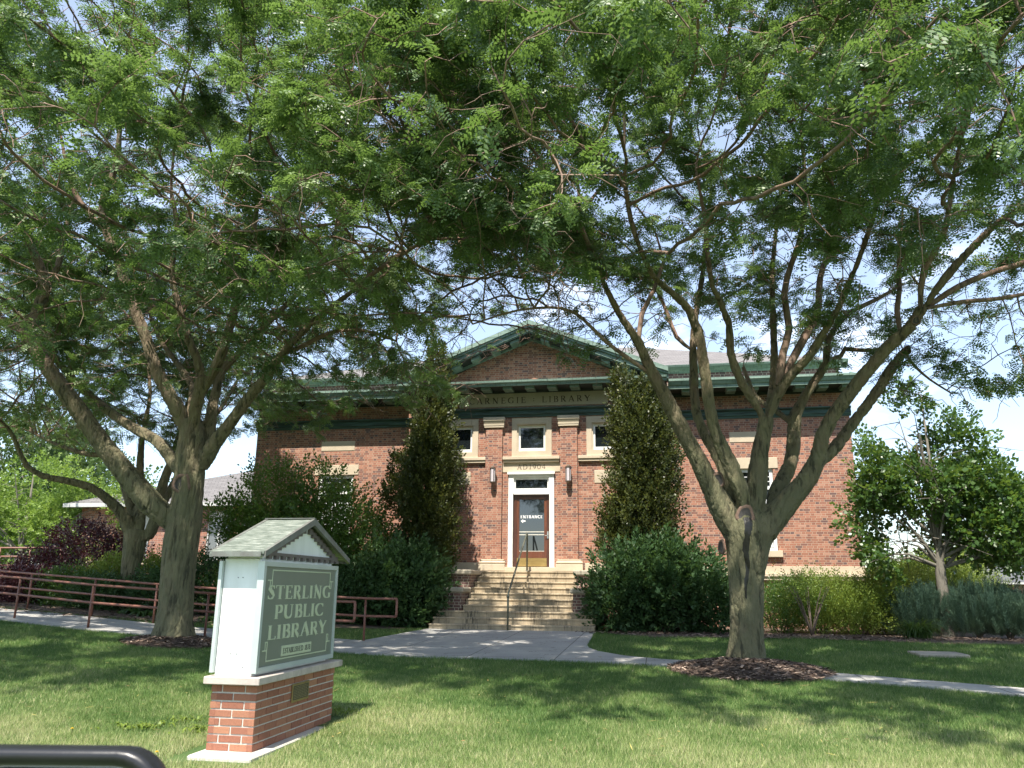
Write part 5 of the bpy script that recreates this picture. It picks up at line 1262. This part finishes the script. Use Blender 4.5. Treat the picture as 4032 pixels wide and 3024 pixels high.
# dark viburnums at the steps
xa = at(850, 1300, -3.3)[0]; xb = at(1420, 1300, -3.2)[0]
shrub('viburnum_shrub', 'rounded dark green viburnum with pale leaf tips, left of the entrance steps', 'shrub', [(xa, -3.2, 1.0, 1.2, 1.0, 1.1), (xa+.45, -3.3, 1.2, .9, .8, .9), (xa-.75, -3.1, .8, .9, .8, .9), (xa+.6, -3.5, .6, .7, .6, .7)], 2700, L_DARK, (.135, .07), .3, 9, 61, 'viburnums beside the steps', up=.7, tint0=.55, zmin=.08, stems=16)
shrub('viburnum_shrub', 'broad dark green viburnum mound, right of the entrance steps', 'shrub', [(xb-.5, -3.1, 1.05, 1.15, 1.0, 1.15), (xb+.7, -3.0, 1.0, 1.15, 1.0, 1.05), (xb+.1, -3.1, 1.2, 1.1, .9, 1.05), (xb-.9, -3.4, .6, .8, .6, .7), (xb+1.3, -3.2, .6, .7, .7, .7)], 3400, L_DARK, (.135, .07), .3, 9, 62, 'viburnums beside the steps', up=.6, tint0=.42, zmin=.08, stems=18)
# loose dogwood in front of the left wing
xd = at(650, 1150, -2.6)[0]
shrub('dogwood_tree', 'loose multi-stemmed dogwood covering the left wing window, behind the sign', 'tree', [(xd-.3, -2.6, 2.3, 1.7, 1.2, 1.3), (xd+.9, -2.7, 2.6, 1.3, 1.1, 1.5), (xd-1.1, -2.6, 3.3, .9, .8, 1.2), (xd+1.9, -2.4, 2.0, 1.1, 1., 1.1), (xd+.5, -2.6, 3.8, .55, .5, .8), (xd-1.9, -2.7, 2.9, .8, .6, .45), (xd-2.5, -2.7, 3.1, .5, .4, .3), (xd-1.6, -2.5, 2.4, .8, .7, .5), (xd+.3, -2.7, 1.2, 2.0, 1.1, 1.0), (xd-.4, -2.6, 4.0, .4, .35, .6)],
      5600, L_DOG, (.095, .06), .38, 8, 63, up=.5, tint0=.58, zmin=.2, stems=22, stemr=.035, shell=.3)
shrub('sapling_shrub', 'small arching green shrub between the dogwood and the left hornbeam', 'shrub', [(xd+2.5, -2.9, 1.3, .8, .7, 1.0), (xd+2.2, -3.1, 1.8, .6, .5, .5)], 560, L_DOG, (.07, .045), .3, 8, 64, up=.5, tint0=.42, zmin=.1)
# hedge shrubs along the right wing
for i, (px, Y, w, h, mat, t0, lab) in enumerate((
    (1690, -2.6, .95, 1.15, L_DOG, .50, 'green spirea shrub right behind the forked locust trunk'),
    (1775, -2.4, 1.0, 1.25, L_YEL, .33, 'mid green spirea shrub with a bare forked stem, second from the forked trunk'),
    (1858, -2.5, 1.0, 1.08, L_YEL, .48, 'yellow-green spirea shrub under the right corner of the library'),
    (1935, -2.0, 1.1, 1.45, L_YEL, .58, 'bright yellow-green spirea shrub left of the young maple'),
    (2020, -.2, 1.6, 2.0, L_YEL, .62, 'tall bright yellow-green shrub right behind the young maple trunk'),
    (2068, .6, 1.1, 1.6, L_YEL, .50, 'yellow-green shrub rising between the maple and the low far building'))):
    x = at(px, 1320, Y)[0]
    shrub('spirea_shrub', lab, 'shrub', [(x, Y, h*.5, w, .8, h*.52), (x+.3, Y+.1, h*.62, w*.7, .7, h*.46), (x-.4, Y-.1, h*.45, w*.6, .6, h*.45)], int(2000*w), mat, (.055, .028), .3, 10, 70+i, 'spireas along the right wing', up=.9, tint0=t0, zmin=.06, stems=12)
x = at(1752, 1340, -3.6)[0]
m = MB(); rs = random.Random(3)
for k in range(9): a = rs.uniform(0, 6.28); m.tube([(0, 0, 0), (.1*math.cos(a), .06*math.sin(a), .3), (.30*math.cos(a), .2*math.sin(a), .8), (.5*math.cos(a), .3*math.sin(a), 1.15)], [.024, .018, .012, .006], 5)
bs = thing('leggy_shrub', 'leggy shrub of bare grey-brown stems with sparse top leaves, before the spirea hedge', 'shrub', (x, -3.6, 0)); m.build('stems', STEM, bs, smooth=True)
rg = np.random.default_rng(9); P = rg.normal(0, 1, (150, 3))*[.35, .25, .22]+[0, 0, 1.15]; V, F, T = scatter([shoot_template(5, 8, .2, .05, .03)], P, rg.normal(0, .5, (150, 3))+[0, 0, 1], np.ones(150), rg.uniform(0, 6, 150), rg.normal(.35, .1, 150)); np_mesh('foliage', V, F, L_YEL, bs, T)

# young maple
def crowned_tree(name, label, px, py, Y, lobes, n, mat, leaf, seed, tr, bark, group=None, hz=1.3, nl=8, L=.34, tint0=.45, shell=.25, limbs=16, up=.15, zoff=0):
    b = at(px, py, Y); x, y = b[0], b[1]; g0 = gzf(x, y)+zoff; rs = random.Random(seed); rg = np.random.default_rng(seed)
    o = thing(name, label, 'tree', (x, y, g0), group); mb = MB()
    top = max(l[2]+l[5]*.6 for l in lobes)
    bark_tube(mb, [Vector((0, 0, -.1)), Vector((0, 0, .1)), Vector((.01, 0, .6)), Vector((.0, 0, hz)), Vector((.04, 0, hz+.6)), Vector((.08, .02, (hz+top)/2)), Vector((.05, 0, top))], [tr*1.35, tr*1.15, tr, tr*.98, tr*.6, tr*.35, tr*.08], 12, seed, .2, 0, .05)
    ends = []
    for k in range(limbs):
        l = lobes[k % len(lobes)]; e = Vector((l[0]+rs.uniform(-.7, .7)*l[3], l[1]+rs.uniform(-.7, .7)*l[4], l[2]+rs.uniform(-.5, .6)*l[5])); z = hz+rs.random()*max(0, min(e.z-hz, (top-hz)*.5))*.6
        s0 = Vector((0, 0, z)); mid = s0.lerp(e, .5)+Vector((0, 0, .15)); mb.tube([s0, s0.lerp(mid, .5), mid, mid.lerp(e, .5), e], [tr*.36, tr*.3, tr*.22, tr*.14, tr*.06], 6, caps=False); ends.append((mid, e))
        for _ in range(5):
            u = rs.random(); p = mid.lerp(e, u); q = p+Vector((rs.gauss(0, .5), rs.gauss(0, .4), rs.gauss(.15, .3))); mb.tube([p, p.lerp(q, .5)+Vector((0, 0, .04)), q], [tr*.1, tr*.07, .004], 4, caps=False)
    mb.build('trunk', bark, o, smooth=True)
    P, d = gauss_lobes(rg, lobes, n, shell); m_ = len(P)
    tm = [shoot_template(seed*10+i, nl, L, leaf[0], leaf[1], droop=.35) for i in range(5)]
    q = np.sin(P[:, 0]*1.9+seed)+np.sin(P[:, 1]*1.7)+np.sin(P[:, 2]*2.3+P[:, 0])
    ok = q > -.75; P, d, q = P[ok], d[ok], q[ok]; m_ = len(P)
    V, F, T = scatter(tm, P, d+np.array([0, 0, up])+rg.normal(0, .4, P.shape), rg.uniform(.7, 1.25, m_), rg.uniform(0, 6.28, m_), tint0+q*.06+rg.normal(0, .09, m_))
    np_mesh('crown', V, F, mat, o, T); return o
GBARK = bark_mat('grey_bark', (.15, .135, .11), (.20, .18, .15), (.14, .12, .10), 3, 6, .5)
crowned_tree('maple_tree', 'young broad-leaved maple with a slim grey trunk at the right end of the bed', 2048, 1377, -3.1,
    [(-.9, 0, 2.7, 1.15, 1.1, .9), (1.2, .1, 2.5, 1.4, 1.2, .7), (-.3, 0, 3.7, 1.3, 1.2, 1.0), (1.3, 0, 3.6, 1.0, 1.0, .8), (-.6, 0, 4.7, .95, .9, .8), (.6, .1, 4.5, .8, .8, .8), (-.35, 0, 5.6, .5, .5, .65), (1.9, .1, 3.2, .8, .8, .6), (-1.2, .1, 3.6, .5, .5, .7), (-1.1, 0, 1.9, .7, .6, .45), (2.0, 0, 1.9, .9, .7, .3)], 4600, L_MAP, (.12, .09), 81, .125, GBARK, hz=1.5, tint0=.60, shell=.12, limbs=26)

# mugo pines: upright candles of needles
def needle_template(seed, n=46, L=.30):
    rg = np.random.default_rng(seed); V = []; T = []
    for k in range(n):
        u = k/n; a = k*2.4; c = np.array([L*u, 0, 0.]); rd = np.array([0, math.cos(a), math.sin(a)]); V += leaf_quad(c, rd*.75+np.array([.9, 0, 0]), np.cross(rd, [1, 0, 0])+rg.normal(0, .2, 3), .075, .010); T.append(rg.normal(0, .06))
    V = np.array(V); return V, np.arange(len(V)).reshape(-1, 4), np.array(T)
NT = [needle_template(i) for i in range(3)]
for i, (px, Y, w, h, lab) in enumerate(((1985, -2.8, .6, .95, 'dark mugo pine left of the young maple trunk'), (2112, -3.2, .85, 1.05, 'dark mugo pine immediately right of the young maple trunk'), (2178, -3.4, .85, .85, 'dark mugo pine second to the right of the young maple trunk'), (2238, -3.7, .8, .8, 'mugo pine with yellow tips at the right edge of the photo'))):
    x = at(px, 1340, Y)[0]; rg = np.random.default_rng(90+i); g0 = gzf(x, Y); o = thing('mugo_pine', lab, 'shrub', (x, Y, g0), 'mugo pines')
    P, d = gauss_lobes(rg, [(0, 0, h*.5, w, .8, h*.52), (.25, 0, h*.65, w*.6, .6, h*.42), (-.35, .1, h*.45, w*.6, .6, h*.5)], 1000, .35); k = P[:, 2] > .05; P, d = P[k], d[k]; n = len(P)
    V, F, T = scatter(NT, P, d*.6+np.array([0, 0, 1.1])+rg.normal(0, .2, P.shape), rg.uniform(.7, 1.3, n), rg.uniform(0, 6, n), (.62 if i == 3 else .42)+rg.normal(0, .12, n)); np_mesh('foliage', V, F, L_PINE, o, T)
    m = MB()
    for k in range(8): a = k*.8; m.tube([(0, 0, -.03), (.2*math.cos(a), .2*math.sin(a), h*.4), (.5*w*math.cos(a), .4*math.sin(a), h*.8)], [.03, .02, .008], 5)
    m.build('stems', STEM, o)
# daylily clump
def strap_clump(name, label, cat, x, y, n, Lr, w, mat, seed, tint0=.4, arch=1.):
    rs = random.Random(seed); V = []; F = []; T = []; g0 = gzf(x, y); o = thing(name, label, cat, (x, y, g0+.02))
    for _ in range(n):
        a = rs.uniform(0, 6.28); L = rs.uniform(*Lr); e = rs.uniform(.9, 1.45); bx, by = rs.gauss(0, .10), rs.gauss(0, .08); t = rs.gauss(tint0, .1); p = Vector((bx, by, 0)); side = Vector((-math.sin(a), math.cos(a), 0)); prev = None
        for k in range(6):
            ww = w*(1-.85*(k/5)**2)*.5; b = len(V); V += [tuple(p-side*ww), tuple(p+side*ww)]
            if k: F.append((b-2, b-1, b+1, b)); T.append(t)
            p = p+Vector((math.cos(a)*math.cos(e), math.sin(a)*math.cos(e), math.sin(e)))*L/5; e -= .42*arch
    ob = np_mesh('leaves', np.array(V), np.array(F), mat, o, np.clip(T, 0, 1)); return o
x = at(1982, 1372, -4.2)
strap_clump('daylily_clump', 'arching clump of green daylily leaves in front of the left mugo pine', 'plant', x[0], -4.2, 330, (.5, .95), .022, L_DOG, 4)

# left bed: purple bush, dark shrubs, hosta-like ground plants
x = at(190, 1190, -2.2)[0]
shrub('purple_ninebark', 'dark purple-leaved shrub left of the smaller locust trunk', 'shrub', [(x, -2.2, 1.75, 1.5, 1., .95), (x+1.2, -2.1, 1.6, .9, .8, .75), (x-1.3, -2.3, 1.4, .9, .8, .6), (x-.2, -2.3, 2.35, .8, .7, .45), (x-.4, -2.2, 1.0, 1.2, .8, .6)], 2400, L_PUR, (.075, .055), .28, 8, 101, up=.4, tint0=.45, zmin=.35, stems=14)
x = at(60, 1225, -2.8)[0]
shrub('purple_barberry', 'low purple-brown shrub under the light green tree at far left', 'shrub', [(x, -2.8, 1.0, 1.3, .8, .7), (x-1.3, -2.6, .8, 1.0, .8, .6)], 1500, L_PUR, (.05, .035), .24, 8, 102, up=.7, tint0=.5, zmin=.05)
for i, (px, Y, w, h, mat, t0, lab) in enumerate((
    (40, -4.6, 1.2, .75, L_PUR, .62, 'low purple-tinged shrub behind the ramp railings at the left edge'),
    (135, -4.6, .9, .8, L_DOG, .35, 'low green shrub below the purple ninebark, behind the ramp railings'),
    (230, -3.6, .7, 1.25, L_YEL, .55, 'bright green shrub just left of the smaller locust trunk'),
    (205, -5.0, .8, .7, L_DARK, .45, 'dark low shrub left of the smaller locust trunk base'),
    (345, -3.4, .75, 1.45, L_YEL, .42, 'light green shrub between the two left locust trunks'),
    (350, -4.7, .85, 1.0, L_DARK, .35, 'dark shrub between the two left locust trunks, behind the railings'),
    (455, -3.9, .9, 1.55, L_DARK, .40, 'dark shrub right of the scarred locust trunk, under the annex window'),
    (505, -4.3, .8, 1.35, L_DOG, .30, 'green shrub half hidden behind the left edge of the library sign'),
    (700, -3.9, 1.1, 1.2, L_DARK, .42, 'dark shrub filling the gap between the sign and the left viburnum'))):
    x = at(px, 1300, Y)[0]; g = gzf(x, Y)
    shrub('bed_shrub', lab, 'shrub', [(x, Y, g+h*.5, w, .7, h*.52), (x+.3, Y, g+h*.55, w*.7, .6, h*.5)], int(1500*w), mat, (.07, .045), .26, 8, 110+i, 'shrubs behind the ramp railings', up=.5, tint0=t0, zmin=.05)
for i, (px, Y) in enumerate(((280, -5.6), (310, -5.9), (455, -6.0))):
    x = at(px, 1325, Y)[0]; strap_clump('hosta_clump', ['low broad-leaved hosta left of the smaller locust base', 'low broad-leaved hosta at the right foot of the smaller locust', 'low broad-leaved hosta behind the railing by the scarred locust'][i], 'plant', x, Y, 60, (.22, .38), .09, L_DOG, 20+i, .3, 1.5)

# background trees
BT = [
 ('light green leafy tree at the far left, sunlit behind the ramp wall', 40, 1215, 6, [(0, 0, 2.6, 3.0, 2.0, 1.6), (2.0, 0, 3.2, 2.2, 1.8, 1.6), (-2.5, 0, 3.4, 2.4, 2, 1.8), (.5, 0, 4.6, 2.0, 1.8, 1.2), (3.3, .3, 2.4, 1.6, 1.2, 1.2), (4.6, .4, 3.6, 1.5, 1.2, 1.1)], 5000, L_FAR, .58, (.13, .09)),
 ('taller green tree behind the left locusts, left of the annex roof', 20, 1200, 16, [(0, 0, 6, 4.5, 3, 3.2), (4.5, 0, 5, 3.5, 3, 2.6), (1, 0, 8.5, 3, 2.5, 1.8)], 3600, L_FAR2, .5, (.24, .17)),
 ('distant green tree above the low brick building at the right edge', 2170, 1262, 44, [(0, 0, 3.5, 3.8, 3, 2.4), (4.5, 0, 4.0, 4, 3, 2.6), (-3.5, 0, 2.8, 2.5, 2, 1.6)], 2600, L_FAR2, .62, (.30, .22)),
 ('distant rounded tree left of the low brick building', 2060, 1262, 60, [(0, 0, 2.8, 4.0, 3, 2.4), (5, 0, 2.4, 3.2, 3, 1.9), (-5, 0, 2.4, 3.2, 3, 1.6)], 1800, L_FAR2, .55, (.36, .26)),
 ('distant green tree seen under the left locust branches beside the annex', 120, 1200, 34, [(0, 0, 6, 5, 4, 3.5), (-6, 0, 5, 5, 4, 3.0), (6, 0, 4.2, 3.6, 3, 2.2)], 3200, L_FAR2, .6, (.32, .24)),
]
for i, (lab, px, py, Y, lobes, n, mat, t0, lf) in enumerate(BT):
    crowned_tree('background_tree', lab, px, py, Y, lobes, n, mat, lf, 130+i, .18 if i == 0 else .3, GBARK, 'trees beyond the library', hz=1.2 if i == 0 else 1.6, tint0=t0, shell=.35, L=.34 if i == 0 else .8, limbs=10, zoff=-.3 if Y > 30 else 0)

# ================================================================ grass
def grass_mat():
    m, t, p, o = newmat('grass_blades'); L = t.links.new
    c = ramp(t, tint_out(t), [(0, (.05, .11, .025)), (.35, (.095, .18, .042)), (.55, (.19, .27, .08)), (.75, (.34, .40, .15)), (1, (.55, .50, .29))])
    L(c, p.inputs['Base Color']); p.inputs['Roughness'].default_value = .55; p.inputs['Specular IOR Level'].default_value = .3
    tr = t.nodes.new('ShaderNodeBsdfTranslucent'); L(c, tr.inputs[0]); ms = t.nodes.new('ShaderNodeMixShader'); ms.inputs[0].default_value = .35
    L(p.outputs[0], ms.inputs[1]); L(tr.outputs[0], ms.inputs[2]); L(ms.outputs[0], o.inputs[0]); return m
GRASS = grass_mat()
def blades(x0, x1, y0, y1, dens, hgt, wid, rg):
    n = int((x1-x0)*(y1-y0)*dens); x = rg.uniform(x0, x1, n); y = rg.uniform(y0, y1, n)
    # only what lies in front of the camera
    v = np.stack([x-CAM[0], y-CAM[1], gz(x, y)-CAM[2]], -1); z = v@_fw; h = v@_R2/np.maximum(z, .1); w_ = v@_U2/np.maximum(z, .1); k = (z > .5) & (np.abs(h) < .72) & (w_ > -.58)
    for poly in (WALK, RING1, RING2, BEDL, BEDR): k &= ~inpoly(x, y, poly)
    k &= ~((x > -.30) & (x < .46) & (y > -18.12) & (y < -15.9)); k &= ~((x > 8.35) & (x < 9.18) & (y > -8.15) & (y < -7.42))
    return x[k], y[k]
def lawnpatch(specs):
    rg = np.random.default_rng(77); Vs = []; Ts = []
    for (x0, x1, y0, y1, dens, hgt, wid) in specs:
        x, y = blades(x0, x1, y0, y1, dens, hgt, wid, rg); n = len(x); a = rg.uniform(0, 6.28, n); b = rg.uniform(0, 6.28, n)
        clump = .5+.25*np.sin(x*2.1+np.sin(y*1.7)*1.3)+.25*np.sin(y*2.7+x*.9+np.sin(x*3.1)); cl2 = np.sin(x*7+2*np.sin(y*5))*np.sin(y*8+1.5*np.sin(x*6))
        h = hgt*rg.uniform(.5, 1.2, n)*(.8+.35*clump); lean = rg.uniform(.15, .9, n)*h; wd = wid*rg.uniform(.6, 1.3, n); z = gz(x, y)
        b0 = np.stack([x-np.cos(a)*wd, y-np.sin(a)*wd, z], -1); b1 = np.stack([x+np.cos(a)*wd, y+np.sin(a)*wd, z], -1); tp = np.stack([x+np.cos(b)*lean, y+np.sin(b)*lean, z+h], -1)
        Vs.append(np.stack([b0, b1, tp], 1).reshape(-1, 3))
        dry = np.clip((-14.3-y+.9*np.sin(x*1.3+1)+.6*np.sin(x*2.9+y*1.7)+.5*np.sin(y*3.1))/3.2, 0, 1)      # street-side sunlight painted into the blade colour, plus more straw blades
        t = .40+.20*(clump-.5)+.09*cl2+.30*dry+rg.normal(0, .10, n)+(rg.random(n) < .05+.10*dry)*.4; Ts.append(np.clip(t, 0, 1))
    V = np.concatenate(Vs); F = np.arange(len(V)).reshape(-1, 3); print('blades', len(F))
    o = np_mesh('grass', V, F, GRASS, None, np.concatenate(Ts)); tag(o, 'short mown lawn grass, tinted paler as if sunlit, with more straw, near the street', 'grass', kind='stuff')
lawnpatch([(-5, 9, -21.5, -16, 6500, .050, .0022), (-9, 11, -16, -12, 3800, .055, .0028), (-14, 14, -12, -8.5, 2200, .06, .0036), (-24, 24, -8.5, -3, 1100, .065, .0045), (-40, 45, -3, 12, 260, .08, .008)])

# weeds and dandelions near the sign
def weed(x, y, n, seed, lab):
    o = strap_clump('lawn_weed', lab, 'weed', x, y, n, (.06, .14), .022, L_YEL, seed, .45, 1.3); o['group'] = 'broad-leaved weeds in the lawn'
for i, (px, py, lab) in enumerate(((425, 1578, 'leafy weed rosette just left of the sign footing'), (400, 1560, 'leafy weed rosette behind the one by the footing, left of the sign'), (330, 1570, 'broad weed patch in the lawn above the car mirror'), (270, 1572, 'weed patch left of the broad one above the car mirror'), (745, 1545, 'weed rosette at the far right corner of the sign footing'))):
    Yw = -17.0; d = ray(px, py); zz = -.29; t = (zz-CAM[2])/d[2]; p = CAM+d*t; weed(p[0], p[1], 26, 200+i, lab)
for i, (px, py, lab) in enumerate((((978*.6329)/DS, (2000+1500*.6329)/DS, 'yellow dandelion flower just above the right end of the car mirror'), ((450*.6329)/DS, (2000+1368*.6329)/DS, 'yellow dandelion flower farther back in the lawn above the car mirror'))):
    d = ray(px, py); t = (-.26-CAM[2])/d[2]; p = CAM+d*t; g = gzf(p[0], p[1]); o = thing('dandelion', lab, 'flower', (p[0], p[1], g), 'dandelions')
    m = MB(); m.tube([(0, 0, 0), (.003, 0, .03), (0, 0, .055)], .002, 6); m.build('stem', L_DOG, o)
    m = MB()
    for ring, (r, z) in enumerate(((.017, .055), (.012, .059), (.007, .062))):
        for k in range(14): a = k*2*math.pi/14+ring*.2; c_, s_ = math.cos(a), math.sin(a); m.add([(0, 0, z-.003), (r*.6*c_-.002*s_, r*.6*s_+.002*c_, z), (r*c_, r*s_, z), (r*.6*c_+.002*s_, r*.6*s_-.002*c_, z)], [(0, 1, 2, 3)])
    m.build('flower_head', simple('dandelion_yellow', (.85, .60, .01), (.8, .5, .01), 5, .6, bumpk=0), o)

# fallen leaflets and twigs on walk, steps side and lawn
rg = np.random.default_rng(5); n = 1500; x = rg.uniform(-9, 9, n); y = rg.uniform(-17.5, -4.2, n); zz = gz(x, y)+.036+(1-inpoly(x, y, WALK))*.02
V, F, T = scatter([(np.array(leaf_quad(np.zeros(3), np.array([1, 0, 0.]), np.array([0, 0, 1.]), .035, .014)), np.array([[0, 1, 2, 3]]), np.zeros(1)), (np.array(leaf_quad(np.zeros(3), np.array([1, 0, 0.]), np.array([0, 0, 1.]), .12, .006)), np.array([[0, 1, 2, 3]]), np.zeros(1))],
    np.stack([x, y, zz], -1), np.stack([rg.normal(0, 1, n), rg.normal(0, 1, n), rg.normal(0, .06, n)], -1), rg.uniform(.6, 1.5, n), rg.normal(0, .2, n), rg.uniform(0, 1, n))
m_, t_, p_, o_ = newmat('leaf_litter'); t_.links.new(ramp(t_, tint_out(t_), [(0, (.08, .05, .025)), (.5, (.24, .17, .06)), (1, (.42, .36, .10))]), p_.inputs['Base Color']); p_.inputs['Roughness'].default_value = .8
tag(np_mesh('leaf_litter', V, F, m_, None, T), 'scattered dry leaflets and thin twigs fallen on the walk and lawn', 'fallen leaves', kind='stuff')
